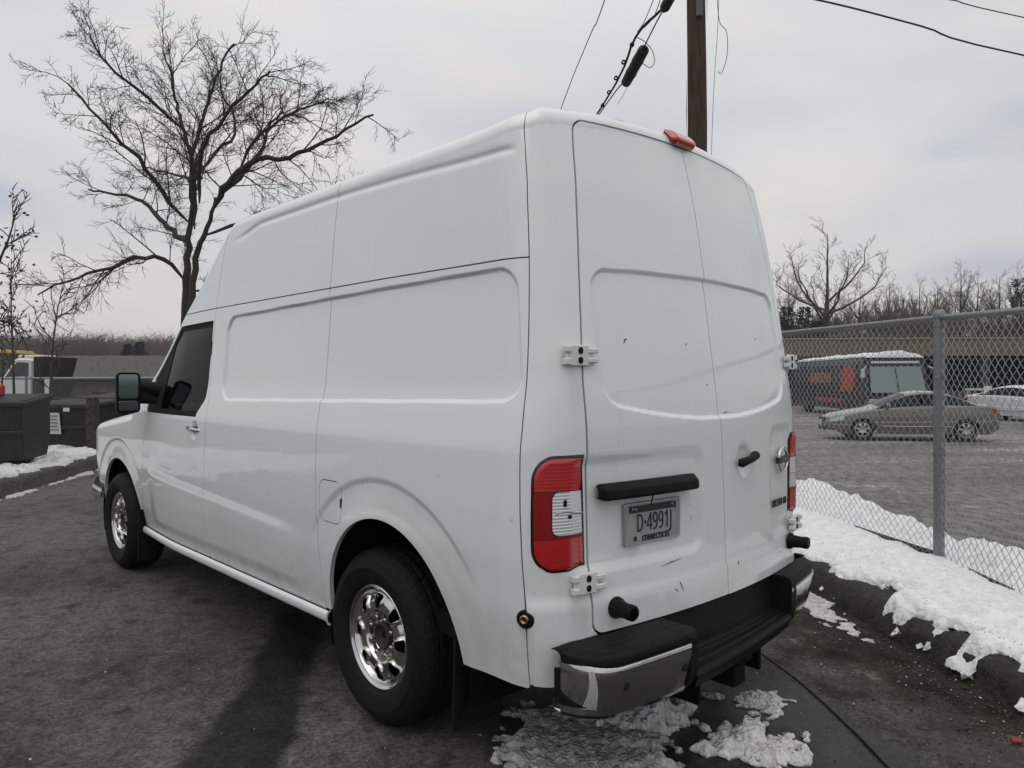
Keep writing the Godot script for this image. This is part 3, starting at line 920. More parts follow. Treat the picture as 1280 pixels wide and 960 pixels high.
	var st := G.new(); st.prism(PackedVector2Array([Vector2(-.112, -.064), Vector2(-.094, -.064), Vector2(-.094, -.048), Vector2(-.108, -.046)]), .0070, .0080, tp)
	part("plate_mark", st, m.ink, pf)
	var cord := G.new()
	cord.tube(PackedVector3Array([Vector3(-.502, 1.085, .045), Vector3(-.505, 1.065, .04), Vector3(-.507, 1.045, .035)]), PackedFloat32Array([.003, .003, .003]), 6)
	part("plate_lamp_wire", cord, m.black, t)
	var lv := G.new()
	var tl: Transform3D = on_door.call(.19, 1.165)
	lv.tube(PackedVector3Array([tl * Vector3(-.072, -.012, .02), tl * Vector3(-.066, -.012, .034), tl * Vector3(-.03, -.004, .042), tl * Vector3(.02, .0, .040), tl * Vector3(.062, .012, .034), tl * Vector3(.070, .012, .02)]), PackedFloat32Array([.014, .020, .017, .016, .021, .015]), 10)
	part("door_lever", lv, m.black, t)
	var bd := G.new()
	var tb: Transform3D = on_door.call(.615, 1.128)
	tb.origin.z += .012
	var ring := PackedVector3Array(); var rad := PackedFloat32Array()
	for i in 33:
		var a := TAU * i / 32.0
		ring.append(tb * Vector3(.060 * cos(a), .056 * sin(a), .008)); rad.append(.0085)
	bd.tube(ring, rad, 8, false)
	var badge := part("badge", bd, m.chrome, t)
	var bb := G.new(); bb.prism(_round_rect(.082, .015, .004), .002, .017, tb, .003)
	part("badge_bar", bb, m.ink, badge)
	words("badge_letters", "NISSAN", .017, 1.25, m.chrome, badge, tb * Transform3D(Basis(), Vector3(0, 0, .0175)))
	var tn: Transform3D = on_door.call(.585, .925)
	tn.origin.z += .014
	words("model_letters", "NV2500 HD", .034, .80, m.ink, t, tn)
	# rubber door stops
	for q in [[-.66, .685, 1.0], [.70, .72, 1.0]]:
		var g := G.new()
		var tr: Transform3D = on_door.call(q[0], q[1])
		tr.origin.z += .024
		g.lathe(PackedVector2Array([Vector2(0, 0), Vector2(.040, 0), Vector2(.038, .012), Vector2(.031, .02), Vector2(.027, .062), Vector2(.029, .066), Vector2(.029, .088), Vector2(.024, .094), Vector2(0, .094)]), 20, tr.origin, tr.basis * Basis(Vector3.UP, -PI * .5))
		part("door_stop", g, m.black, t)
	# round sensor low on the corner
	var sp := Vector3(-.97, .68, -.155)
	var sb := Basis(Vector3.UP, PI + .35)
	var sn := G.new()
	sn.lathe(PackedVector2Array([Vector2(.0, -.02), Vector2(.034, -.02), Vector2(.034, .014), Vector2(.028, .022), Vector2(.020, .022), Vector2(.019, .014), Vector2(0, .014)]), 24, sp, sb)
	var so := part("side_socket", sn, m.black, t)
	var sc := G.new()
	sc.lathe(PackedVector2Array([Vector2(.020, .012), Vector2(.017, .026), Vector2(.010, .030), Vector2(.009, .022), Vector2(0, .022)]), 16, sp, sb)
	part("socket_cap", sc, mat(lin(.35, .27, .15), .35, 1.0), so)

	# ---- step bumper
	var edge := func(x: float, off: float) -> Vector2:   # outline in plan at x (-1..1 runs round the ends)
		var q := clampf(absf(x) / .96, 0.0, 1.0)
		var e := maxf(0.0, (q - .86) / .14)
		return Vector2(signf(x) * (absf(x) + off * sm(.6, 1.0, q)), bumper_front(x) + off - .135 * (1.0 - sqrt(maxf(0.0, 1.0 - e * e))))
	var back := func(x: float) -> float: return maxf(-.005 - .12 * x * x, -.05)
	var xs_left := []; var xs_right := []
	for i in 25:
		var q := i / 24.0
		xs_left.append(lerpf(-.425, -.96, 1.0 - (1.0 - q) * (1.0 - q)))
		xs_right.append(lerpf(.485, .96, 1.0 - (1.0 - q) * (1.0 - q)))
	for side in [xs_left, xs_right]:
		var rows := []
		for x in side:
			var o: Vector2 = edge.call(x, 0.0)
			var bz: float = back.call(x)
			var n := 14
			var row := PackedVector3Array()
			for k in n + 1:
				var f := k / float(n)
				var ribs := .004 * sm(.35, .6, absf(sin(f * PI * 5.0))) * sm(.05, .12, f) * sm(.98, .9, f)
				row.append(Vector3(lerpf(x, o.x, f), .598 + ribs, lerpf(bz, o.y - .022, f)))
			for k in 5:
				var a := PI * .5 * (k + 1) / 5.0
				row.append(Vector3(o.x, .576 + .022 * cos(a), o.y - .022 + .022 * sin(a)))
			row.append(Vector3(o.x, .548, o.y + .004)); row.append(Vector3(o.x, .54, o.y - .03)); row.append(Vector3(o.x, .42, o.y - .03))
			rows.append(row)
		var g := G.new(); g.grid(rows)
		part("bumper_pad", g, m.pad, t)
		# chrome below the pad
		rows = []
		for x in side:
			if absf(x) < .45: continue
			var row := PackedVector3Array()
			for k in 13:
				var f := k / 12.0
				var o: Vector2 = edge.call(x, .006 - .035 * f * f)
				row.append(Vector3(o.x, lerpf(.568, .375, f), o.y - (.0 if k > 0 else .012)))
			for k in 2: row.append(row[12] - Vector3(0, -.01, .03 * (k + 1)))
			rows.append(row)
		var cg := G.new(); cg.grid(rows)
		var ch := part("bumper_chrome", cg, m.chrome, t)
		for x in ([-.50, -.80] if side[0] < 0 else [.60, .80]):
			var o: Vector2 = edge.call(x, .004)
			var ho := G.new()
			ho.lathe(PackedVector2Array([Vector2(0, .003), Vector2(.013, .003), Vector2(.015, 0), Vector2(.015, -.02)]), 16, Vector3(o.x, .475 + .03 * (absf(x) - .5), o.y - .006), Basis(Vector3.UP, -PI * .5 + (.22 * x)))
			part("parking_sensor", ho, m.seal, ch)
	# scuffed corner of the left chrome: worn pale patch
	var wear := G.new(); var wr := []
	for i in 13:
		var f := i / 12.0
		var row := PackedVector3Array()
		for j in 7:
			var x := -.932 + .024 * j / 6.0 + .004 * sin(f * 5.0 + j) + .010 * (f - .5) * (j - 3) / 3.0
			var o: Vector2 = edge.call(x, .0075 - .035 * f * f)
			row.append(Vector3(o.x, lerpf(.552, .385, f), o.y))
		wr.append(row)
	wear.grid(wr)
	part("scuffed_corner", wear, rough_mat(lin(.66, .66, .65), .7, 33, .3, .05, .05, false), t)
	# the step
	var step := G.new(); var rows2 := []
	for i in 29:
		var x := lerpf(-.425, .485, i / 28.0)
		var z1 := bumper_front(x)
		var z0: float = back.call(x) + .03
		var row := PackedVector3Array()
		row.append(Vector3(x, .60, z0 - .04)); row.append(Vector3(x, .60, z0 - .008)); row.append(Vector3(x, .59, z0)); row.append(Vector3(x, .45, z0 + .012)); row.append(Vector3(x, .437, z0 + .025))
		for k in 21:
			var f := k / 20.0
			row.append(Vector3(x, .434 + .005 * sm(.3, .6, sin(f * PI * 4.0 + .3)), lerpf(z0 + .03, z1 - .02, f)))
		for k in 4:
			var a := PI * .5 * (k + 1) / 4.0
			row.append(Vector3(x, .414 + .02 * cos(a), z1 - .02 + .02 * sin(a)))
		row.append(Vector3(x, .375, z1 - .012)); row.append(Vector3(x, .37, z1 - .05)); row.append(Vector3(x, .37, z0))
		rows2.append(row)
	step.grid(rows2)
	for x in [-.425, .485]:   # cheeks between step and pads
		var z1 := bumper_front(x)
		var sx := signf(x)
		step.prism(PackedVector2Array([Vector2(-.06, .37), Vector2(z1 - .045, .37), Vector2(z1 - .012, .40), Vector2(z1 + .004, .46), Vector2(z1 + .002, .575), Vector2(z1 - .022, .598), Vector2(-.06, .598)]), 0.0, .05 * sx, Transform3D(Basis(Vector3(0, 0, 1), Vector3(0, 1, 0), Vector3(1, 0, 0)), Vector3(x - .002 * sx, 0, 0)), .004)
	part("bumper_step", step, m.pad, t)
	# chips and scratches on the rear doors
	var chips := [[.30 - UC, 1.0, 0.0, 0.0]]
	for q in [[-.555, 1.655, .03, 1.0], [-.548, 1.665, .02, .3], [-.19, 1.655, .014, 1.3], [-.075, 1.49, .016, .2], [.055, 1.372, .05, .05], [-.35, .80, .12, .12], [-.30, .70, .05, -1.1], [-.33, .69, .03, -.6], [.12, .72, .02, 1.5], [.42, 1.70, .015, .9]]:
		var tr: Transform3D = on_door.call(q[0], q[1])
		van(q[0] + UC, q[1])
		var p := van(q[0] + UC, q[1])
		var g := G.new()
		var d := tr.basis * Vector3(cos(q[3]), sin(q[3]), 0)
		g.tube(PackedVector3Array([p - d * q[2] * .5, p + Vector3(0, .002, .0006), p + d * q[2] * .5]), PackedFloat32Array([.0006, .0022, .0006]), 5)
		part("paint_chip", g, m.ink, t)

# ---------------------------------------------------------------- ground, kerbs, snow
var fn := FastNoiseLite.new()
var fb := FastNoiseLite.new()

func nz(x: float, y: float, f: float) -> float:   # -1..1
	return fb.get_noise_2d(x * f, y * f) * 1.6

func make_sky() -> Sky:
	var w := 768; var h := 384
	var im := Image.create(w, h, false, Image.FORMAT_RGBF)
	var f := FastNoiseLite.new(); f.seed = 5; f.frequency = 1.0; f.fractal_octaves = 5
	for j in h:
		var e := PI * .5 - PI * (j + .5) / h
		for i in w:
			var a := TAU * (i + .5) / w - PI
			var d := Vector3(sin(a) * cos(e), sin(e), -cos(a) * cos(e))
			var hgt := maxf(d.y, 0.0)
			var q := Vector3(d.x, d.y * 3.2, d.z) * 1.15
			var n := f.get_noise_3dv(q) * 1.5
			var n2 := f.get_noise_3dv(q * 2.3 + Vector3(7, 3, 1)) * 1.4
			var l := lerpf(.66, .98, pow(hgt, .75)) * (1.0 + .10 * n + .05 * n2)
			var k := Vector3(.985, .998, 1.012).lerp(Vector3(1.02, 1.0, .972), sm(-.1, .6, n2 + n * .5))
			# thinner, bluer breaks low down, paler warm band at the horizon
			var gap := sm(.0, .55, n2 * .3 - n * .8 + .10) * sm(.08, .15, hgt) * sm(.38, .22, hgt)
			gap = maxf(gap, sm(.07, .15, hgt) * sm(.46, .26, hgt) * sm(.08, .40, a) * sm(2.6, 1.6, a) * (.45 + .55 * sm(-.7, .4, n2 * .25 - n)))
			k = k.lerp(Vector3(.80, .92, 1.16), gap * .85)
			l *= 1.0 - .19 * gap
			var low := sm(.17, .06, hgt)
			k = k.lerp(Vector3(1.05, 1.0, .97), low * .6)
			l *= 1.0 + .06 * low
			if d.y < 0.0: l *= lerpf(1.0, .25, sm(0.0, -.08, d.y))
			im.set_pixel(i, j, Color(l * k.x, l * k.y, l * k.z))
	var s := PanoramaSkyMaterial.new()
	s.panorama = ImageTexture.create_from_image(im)
	var sky := Sky.new(); sky.sky_material = s
	return sky

func kerb_x(z: float) -> float:
	return 2.165 + .071 * clampf(z + 5.3, -3.0, 3.5) + .02 * sin(z * 1.7)

func aggregate() -> ImageTexture:   # stones of the asphalt, 3 mm to a pixel
	var r := RandomNumberGenerator.new(); r.seed = 77
	var n := 512
	var f := FastNoiseLite.new(); f.seed = 12; f.noise_type = FastNoiseLite.TYPE_VALUE; f.frequency = .23; f.fractal_octaves = 2
	var f2 := FastNoiseLite.new(); f2.seed = 13; f2.frequency = .02; f2.fractal_octaves = 4
	var a := f.get_seamless_image(n, n).get_data(); var b := f2.get_seamless_image(n, n).get_data()
	var px := PackedByteArray(); px.resize(n * n * 3)
	for i in n * n:
		var l := .60 + .34 * (a[i] / 255.0 - .5) + .18 * (r.randf() - .5) + .18 * (b[i] / 255.0 - .5)
		if r.randf() < .012: l += .35
		if r.randf() < .02: l -= .25
		var c := int(255.0 * clampf(l, .12, 1.0))
		px[i * 3] = c; px[i * 3 + 1] = c; px[i * 3 + 2] = c
	return ImageTexture.create_from_image(Image.create_from_data(n, n, false, Image.FORMAT_RGB8, px))

func make_ground():
	# the land, out to the horizon
	var xs := [-500.0, -200.0, -90.0, -50.0, -30.0, -18.0, -9.0, 0.0, 2.2, 2.6, 3.0, 3.3, 3.6, 3.9, 4.2, 5.0, 9.0, 20.0, 40.0, 80.0, 200.0, 500.0]
	var zs := [60.0, 20.0, 5.0, 0.0, -3.0, -6.0, -9.0, -12.0, -16.0, -22.0, -30.0, -45.0, -70.0, -120.0, -250.0, -600.0]
	var rows := []
	for x in xs:
		var row := PackedVector3Array()
		for z in zs: row.append(Vector3(x, -.012 - .2 * sm(3.0, 4.2, x), z))
		rows.append(row)
	var g := G.new(); g.grid(rows, -1.0)
	struct("ground", g, rough_mat(lin(.085, .080, .072), .9, 41, .4, 3.0, 2.0))

	# worn asphalt drive: stains, wet streaks and grit are in the surface itself
	var x0 := -8.5; var z0 := -13.5; var size := 12.0; var px := 1024
	var n1 := FastNoiseLite.new(); n1.seed = 3; n1.frequency = .004; n1.fractal_octaves = 5
	var n2 := FastNoiseLite.new(); n2.seed = 9; n2.frequency = .03; n2.fractal_octaves = 4
	var a1 := n1.get_image(px, px).get_data(); var a2 := n2.get_image(px, px).get_data()
	var col := PackedByteArray(); col.resize(px * px * 3)
	var rg := PackedByteArray(); rg.resize(px * px)
	for j in px:
		var z := z0 + size * (j + .5) / px
		var sx := -1.09 - .145 * (-2.9 - z) + .02 * sin(z * 5.0)       # dark wet streak left by the gutter of the parked van
		var sw := .152 + .025 * (-2.9 - z)
		var kx := kerb_x(z)
		for i in px:
			var x := x0 + size * (i + .5) / px
			var k := j * px + i
			var p := a1[k] / 255.0 - .5; var q := a2[k] / 255.0 - .5
			var l := .235 * (1.0 + .75 * p + .45 * q)
			l *= 1.0 + .30 * sm(-5.0, -9.0, z)
			var rough := .86
			var warm := .065
			# long worn tyre lanes
			l *= 1.0 + .10 * sin((x * .72 + z * .69) * 2.1 + p * 3.0)
			# streak
			if z > -5.4:
				var d := absf(x - sx) - sw - p * .22 - q * .12
				var wet := sm(.05, -.05, d) * sm(-5.3, -4.6, z) * (1.0 + .3 * q)
				l *= 1.0 - .80 * wet; rough -= .14 * wet; warm -= .04 * wet
			# damp ground under and behind the van
			if x > -.9 and z > -6.0:
				var wet := sm(.06, -.10, absf(x - .35 - .45 * (z + 3.4)) - .75 - p * .8 - q * .3) * sm(-5.0, -4.2, z)
				wet = maxf(wet, sm(.05, -.05, absf(x - 1.33 - .1 * sin(z * 2.0)) - .24 - p * .5 - q * .2) * sm(-4.1, -3.4, z))
				wet = maxf(wet, sm(.06, -.06, absf(x - 1.9 + .3 * (z + 3.1)) - .12 - p * .5 - q * .3) * sm(-4.9, -4.0, z) * .8)
				l *= 1.0 - .62 * wet; rough -= .5 * wet; warm -= .03 * wet
			# leaf mould and grit along the kerb
			var grit := sm(.75, .15, kx - x + p * 1.3 + q * .5)
			l = lerpf(l, .050 * (1.0 + 1.6 * q + .6 * p), grit * .85)
			warm += .20 * grit
			if q > .24 and grit > .3: l *= 1.7
			# dark oil spots
			if q < -.27: l *= .72
			l = clampf(l, .008, .3)
			col[k * 3] = int(255.0 * pow(l * (1.0 + warm), 1.0 / 2.2)); col[k * 3 + 1] = int(255.0 * pow(l, 1.0 / 2.2)); col[k * 3 + 2] = int(255.0 * pow(l * (1.0 - warm * .9), 1.0 / 2.2))
			rg[k] = int(255.0 * clampf(rough, .12, 1.0))
	var m := StandardMaterial3D.new()
	m.albedo_texture = ImageTexture.create_from_image(Image.create_from_data(px, px, false, Image.FORMAT_RGB8, col))
	m.roughness = 1.0
	m.metallic_specular = .28
	m.roughness_texture = ImageTexture.create_from_image(Image.create_from_data(px, px, false, Image.FORMAT_L8, rg))
	m.detail_enabled = true; m.detail_blend_mode = BaseMaterial3D.BLEND_MODE_MUL; m.detail_uv_layer = BaseMaterial3D.DETAIL_UV_2
	m.detail_albedo = aggregate()
	m.normal_enabled = true; m.normal_scale = .55
	var nt := noise_tex(52, .16, 512, Color.BLACK, Color.WHITE, 0.0, 1.0, 3)
	nt.as_normal_map = true; nt.bump_strength = 6.0; nt.color_ramp = null
	m.normal_texture = nt
	var arr := []; arr.resize(Mesh.ARRAY_MAX)
	var v := PackedVector3Array(); var nn := PackedVector3Array(); var uv := PackedVector2Array(); var uv2 := PackedVector2Array(); var t := PackedInt32Array()
	var cells := 48
	for i in cells + 1:
		for j in cells + 1:
			var a := i / float(cells); var b := j / float(cells)
			v.append(Vector3(x0 + size * a, .004 * nz(a * 12.0, b * 12.0, .8), z0 + size * b)); nn.append(Vector3.UP)
			uv.append(Vector2(a, b)); uv2.append(Vector2(a, b) * 8.0)
	for i in cells:
		for j in cells:
			var q := i * (cells + 1) + j
			for k in [q, q + cells + 1, q + cells + 2, q, q + cells + 2, q + 1]: t.append(k)
	arr[Mesh.ARRAY_VERTEX] = v; arr[Mesh.ARRAY_NORMAL] = nn; arr[Mesh.ARRAY_TEX_UV] = uv; arr[Mesh.ARRAY_TEX_UV2] = uv2; arr[Mesh.ARRAY_INDEX] = t
	# the normal map shares the fine coordinates through its own triplanar copy of the material
	var am := ArrayMesh.new(); am.add_surface_from_arrays(Mesh.PRIMITIVE_TRIANGLES, arr)
	am.surface_set_material(0, m)
	m.normal_enabled = false
	struct("asphalt_drive", am, m)

	# the lot beyond the fence
	var lm := StandardMaterial3D.new()
	var lp := 768
	var b1 := n1.get_image(lp, lp).get_data(); var b2 := n2.get_image(lp, lp).get_data()
	var lc := PackedByteArray(); lc.resize(lp * lp * 3)
	for j in lp:
		var z := -48.0 + 46.0 * (j + .5) / lp
		for i in lp:
			var x := 3.6 + 46.0 * (i + .5) / lp
			var k := j * lp + i
			var p := b1[k] / 255.0 - .5; var q := b2[(j * lp + (i / 3) % lp)] / 255.0 - .5
			var l := .20 * (1.0 + .8 * q + .5 * p)
			var band := fb.get_noise_2d(x * .35 + 40.0, z * 3.2) * 1.5 + q * .9 + p * .5
			var s := sm(.55, .9, band) * .5
			s = maxf(s, sm(.25, .7, band) * sm(-18.5, -20.5, z) * .75)
			l = lerpf(l, .62, s)
			var w := 1.0 + .07 * (1.0 - s)
			lc[k * 3] = int(255.0 * pow(minf(l * w, 1.0), 1.0 / 2.2)); lc[k * 3 + 1] = int(255.0 * pow(l, 1.0 / 2.2)); lc[k * 3 + 2] = int(255.0 * pow(l / w, 1.0 / 2.2))
	lm.albedo_texture = ImageTexture.create_from_image(Image.create_from_data(lp, lp, false, Image.FORMAT_RGB8, lc))
	lm.roughness = .8
	lm.detail_enabled = true; lm.detail_blend_mode = BaseMaterial3D.BLEND_MODE_MUL; lm.detail_uv_layer = BaseMaterial3D.DETAIL_UV_2
	lm.detail_albedo = noise_tex(53, .035, 512, Color(.62, .62, .62), Color(1, 1, 1), .2, .75, 5)
	v.clear(); nn.clear(); uv.clear(); uv2.clear(); t.clear()
	for q in [Vector3(3.6, -.196, -48), Vector3(49.6, -.196, -48), Vector3(49.6, -.196, -2), Vector3(3.6, -.196, -2)]:
		v.append(q); nn.append(Vector3.UP); uv.append(Vector2((q.x - 3.6) / 46.0, (q.z + 48.0) / 46.0)); uv2.append(Vector2(q.x, q.z * .45) / 3.0)
	for k in [0, 1, 2, 0, 2, 3]: t.append(k)
	arr[Mesh.ARRAY_VERTEX] = v; arr[Mesh.ARRAY_NORMAL] = nn; arr[Mesh.ARRAY_TEX_UV] = uv; arr[Mesh.ARRAY_TEX_UV2] = uv2; arr[Mesh.ARRAY_INDEX] = t
	var lot := ArrayMesh.new(); lot.add_surface_from_arrays(Mesh.PRIMITIVE_TRIANGLES, arr); lot.surface_set_material(0, lm)
	struct("parking_lot", lot, lm)

	# right kerb: a rough dark asphalt berm
	var rows2 := []
	for i in 150:
		var z := -1.6 - 13.0 * i / 149.0
		var kx := kerb_x(z)
		var row := PackedVector3Array()
		for q in [[-.02, -.02], [.0, .03], [.015, .08], [.04, .125], [.08, .15], [.14, .158], [.22, .15], [.5, .12], [1.1, .06], [1.4, -.1]]:
			row.append(Vector3(kx + q[0] + .018 * nz(z, q[1] * 3.0, 3.0), q[1] + .014 * nz(z + 9.0, q[0] * 4.0, 4.0), z))
		rows2.append(row)
	var kg := G.new(); kg.grid(rows2, -1.0)
	struct("kerb", kg, rough_mat(lin(.045, .042, .038), .9, 43, .5, .35, 1.2))
	# expansion joint running out from under the bumper, drawn as a thin black tube
	var jg := G.new(); var jp := PackedVector3Array(); var jr := PackedFloat32Array()
	for q in [[1.18, -4.75], [1.375, -4.035], [1.43, -3.7], [1.452, -3.437], [1.465, -3.1], [1.462, -2.87], [1.45, -2.2], [1.40, -1.0], [1.30, .6], [1.25, 2.5]]:
		jp.append(Vector3(q[0], .004, q[1])); jr.append(.0055)
	jg.tube(jp, jr, 6)
	single("cable", jg, mat(lin(.01, .01, .01), .7), "thin dark expansion joint running across the wet asphalt behind the rear bumper", "cable")

	# left kerb and verge
	var lrows := []
	for i in 240:
		var f := i / 239.0
		var z := lerpf(-4.0, -24.0, f)
		var kx := lkerb_x(z)
		var row := PackedVector3Array()
		for q in [[.05, -.01], [.02, .06], [.0, .14], [-.03, .185], [-.09, .20], [-.30, .20], [-.45, .17]]:
			row.append(Vector3(kx + q[0] + .02 * nz(z, q[1], 2.0), q[1] + .012 * nz(z + 5.0, q[0], 3.0), z))
		lrows.append(row)
	var lk := G.new(); lk.grid(lrows, -1.0)
	struct("kerb", lk, rough_mat(lin(.11, .10, .085), .9, 44, .5, .5, .8))
	var vg := G.new(); var vrows := []
	for i in 30:
		var row := PackedVector3Array()
		for j in 40:
			var z := lerpf(-4.0, -26.0, j / 39.0)
			var x := lkerb_x(z) - .3 - 14.0 * i / 29.0
			row.append(Vector3(x, .165 + .03 * nz(x, z, .8), z))
		vrows.append(row)
	vg.grid(vrows, 1.0)
	struct("verge", vg, rough_mat(lin(.075, .058, .042), .95, 45, .55, .7, 2.0))

func lkerb_x(z: float) -> float:
	return -6.6 - .15 * (-9.5 - z) + .012 * pow(maxf(0.0, -z - 9.5), 2.0) * -.35

func snow_mat(seed_no: int, k := .80) -> StandardMaterial3D:
	var m := rough_mat(lin(k, k * 1.005, k * 1.02), .85, seed_no, .14, .6, 1.6)
	m.subsurf_scatter_enabled = true; m.subsurf_scatter_strength = .15
	return m

func make_snow():
	# bank between kerb and fence
	var kf := func(x, z):
		var e := kerb_x(z) + .075 + .09 * nz(z * .9, 3.0, 1.6) + .07 * nz(z, x, 4.5) + .05 * nz(x, z, 9.0)
		e -= .11 * sm(.10, .02, absf(z + 4.05)) + .10 * sm(.14, .02, absf(z + 3.72)) + .12 * sm(.25, .05, absf(z + 3.22)) + .12 * sm(.2, .05, absf(z + 5.9))
		e += .16 * sm(.28, .12, absf(z + 4.75)) + .07 * sm(.3, .1, absf(z + 3.42))
		return minf(x - e, 3.22 - x + .05 * nz(z, 1.0, 2.0))
	var top := func(x, z):
		var f: float = kf.call(x, z)
		var base := .03 + .12 * sm(-.02, .12, x - kerb_x(z))
		return base + .060 * sqrt(clampf(f / .10, 0.0, 1.0)) + .05 * sm(.1, .5, f) + .022 * nz(x, z, 1.4) + .004 * nz(x, z, 6.0) + .0018 * nz(x, z, 22.0)
	single("snow_bank", skin(func(x, z): return Vector3(x, top.call(x, z), z), kf, 1.95, 3.3, -13.0, -1.8, .022, -1.0, .03), snow_mat(61, .93), "long strip of trodden snow between the dark kerb and the wire fence", "snow", "")
	var sp := G.new(); sp.box(Vector3.ZERO, Vector3(1, .5, .7), .15)
	var sr := RandomNumberGenerator.new(); sr.seed = 91
	var sm2 := MultiMesh.new(); sm2.transform_format = MultiMesh.TRANSFORM_3D; sm2.mesh = sp.mesh(null); sm2.instance_count = 700
	for i in 700:
		var z := sr.randf_range(-8.0, -2.4); var x := kerb_x(z) + .12 + absf(sr.randfn(0.0, .3))
		var ok: bool = kf.call(x, z) > .02
		var s := sr.randf_range(.002, .006)
		sm2.set_instance_transform(i, Transform3D(Basis.from_euler(Vector3(sr.randf(), sr.randf() * TAU, sr.randf())).scaled(Vector3.ONE * s), Vector3(x, (top.call(x, z) if ok else .0) + s * .2, z)))
	var smi := MultiMeshInstance3D.new(); smi.multimesh = sm2; smi.name = "snow_grit"; smi.material_override = mat(lin(.06, .05, .04), .9)
	add_child(smi, true); meta(smi, "dark specks of grit and bark lying on the snow strip", "grit", "", "stuff")
	# ridge behind the fence
	var rf := func(x, z): return minf(x - 3.02 - .08 * nz(z, 0.0, 1.2), 4.25 + .3 * nz(z, 4.0, .7) - x)
	single("snow_ridge", skin(func(x, z):
		var f := clampf(rf.call(x, z) / .55, 0.0, 1.0)
		return Vector3(x, -.20 * sm(3.0, 4.2, x) + .02 + (.30 + .10 * nz(z, 2.0, .9) + .05 * nz(x, z, 2.6)) * sqrt(f) * sm(4.4, 3.7, x) + .03 * nz(x, z, 5.0) * f + .012 * nz(x, z, 13.0), z), rf, 2.9, 4.6, -14.0, -2.4, .035, -1.0, .03), snow_mat(62, .93), "ploughed ridge of lumpy snow behind the wire fence", "snow", "")
	# grey slush under the bumper
	var dirty := rough_mat(lin(.84, .835, .83), .7, 63, .3, .35, 1.6)
	var soot := rough_mat(lin(.74, .735, .725), .7, 64, .55, .3, 1.6)
	var ef := func(x, z, cx, cz, rx, rz, wob): return (1.0 - Vector2((x - cx) / rx, (z - cz) / rz).length()) * minf(rx, rz) + wob * nz(x, z, 4.0) + wob * .6 * nz(x, z, 11.0)
	var slush := func(called, label, cx, cz, rx, rz, wob, tall, cell, m, grain = 1.0):
		var f := func(x, z): return ef.call(x, z, cx, cz, rx, rz, wob)
		var s := single(called, skin(func(x, z):
			var k := clampf(f.call(x, z) / .09, 0.0, 1.0)
			return Vector3(x, .004 + tall * (.35 * sqrt(k) + .65 * k * (.6 + .5 * nz(x, z, 5.0))) + .012 * grain * nz(x, z, 16.0) * k + .006 * grain * nz(x, z, 40.0) * k, z), f, cx - rx * 1.7, cx + rx * 1.7, cz - rz * 1.7, cz + rz * 1.7, cell, -1.0, .02), m, label, "snow", "slush on the asphalt behind the van")
		return s
	slush.call("slush_patch", "broad patch of grey icy slush on the asphalt under the left bumper end", .31, -3.08, .36, .36, .09, .045, .009, soot, .3)
	slush.call("slush_patch", "whiter lump of slush below the scuffed chrome bumper corner", .52, -3.28, .24, .20, .05, .10, .007, dirty)
	slush.call("slush_patch", "flat lacy scrap of slush right of the slush lumps", 1.16, -3.44, .13, .10, .06, .022, .007, dirty)
	slush.call("slush_patch", "broken heap of slush at the lower edge beside the dark expansion joint", .98, -3.02, .20, .14, .07, .055, .007, dirty)
	slush.call("slush_patch", "thin dirty strip of snow lying at the foot of the kerb", 2.02, -5.0, .10, .55, .05, .03, .012, dirty)
	slush.call("slush_patch", "little grey slush pad alone on the wet asphalt", .97, -3.52, .055, .035, .01, .03, .006, soot)
	# lumps: individually countable pieces of ice
	var r := RandomNumberGenerator.new(); r.seed = 71
	var shapes := []
	for k in 4:
		var lg := G.new(); var rows := []
		for i in 9:
			var row := PackedVector3Array()
			for j in 12:
				var a := TAU * j / 12.0; var b := PI * i / 8.0
				var d := Vector3(sin(b) * cos(a), cos(b), sin(b) * sin(a))
				row.append(d * (1.0 + .38 * fb.get_noise_3dv(d * 6.0 + Vector3(k * 9.0, 0, 0)) + .5 * fb.get_noise_3dv(d * 2.5 + Vector3(k * 5.0, 3, 0))) * Vector3(1, .72, 1))
			rows.append(row)
		lg.grid(rows, -1.0, true)
		shapes.append(lg.mesh(dirty))
	var spots := [[.985, -3.06, .075, "largest pale ice lump in the broken slush heap"], [1.03, -3.17, .055, "upright angular ice lump at the back of the slush heap"], [.90, -3.10, .04, ""], [1.12, -3.02, .04, ""], [.70, -3.42, .05, ""], [.64, -3.48, .045, ""], [.78, -3.36, .055, "rounded ice lump at the right end of the grey slush"], [.72, -3.33, .04, ""], [.60, -3.42, .04, ""], [.83, -3.18, .025, ""], [1.16, -3.10, .025, ""], [.93, -3.20, .022, ""], [1.24, -3.12, .02, ""], [.88, -3.0, .03, ""], [1.06, -2.95, .035, ""], [.76, -3.44, .03, ""], [.80, -3.24, .02, ""], [1.10, -3.22, .018, ""], [.55, -3.48, .03, ""], [.97, -2.92, .03, ""]]
	var order := spots.duplicate()
	order.sort_custom(func(p, q): return p[0] / -p[1] < q[0] / -q[1])
	var nth := ["leftmost", "second", "third", "fourth", "fifth", "sixth", "seventh", "eighth", "ninth", "tenth", "eleventh", "twelfth", "thirteenth", "fourteenth", "fifteenth", "sixteenth", "seventeenth", "eighteenth", "nineteenth", "twentieth"]
	for s in spots:
		if s[3] == "": s[3] = "small dirty lump of ice, %s from the left among the lumps behind the bumper" % nth[order.find(s)] if order.find(s) > 0 else "small dirty lump of ice, leftmost of the lumps behind the bumper"
		var o := single("ice_lump", shapes[r.randi() % 4], null, s[3] if s[3] else "small dirty lump of ice scattered by the slush behind the bumper", "ice lump", "ice lumps behind the bumper")
		o.position = Vector3(s[0], s[2] * .35, s[1]); o.rotation = Vector3(r.randf() * .5, r.randf() * TAU, r.randf() * .5); o.scale = Vector3.ONE * s[2]
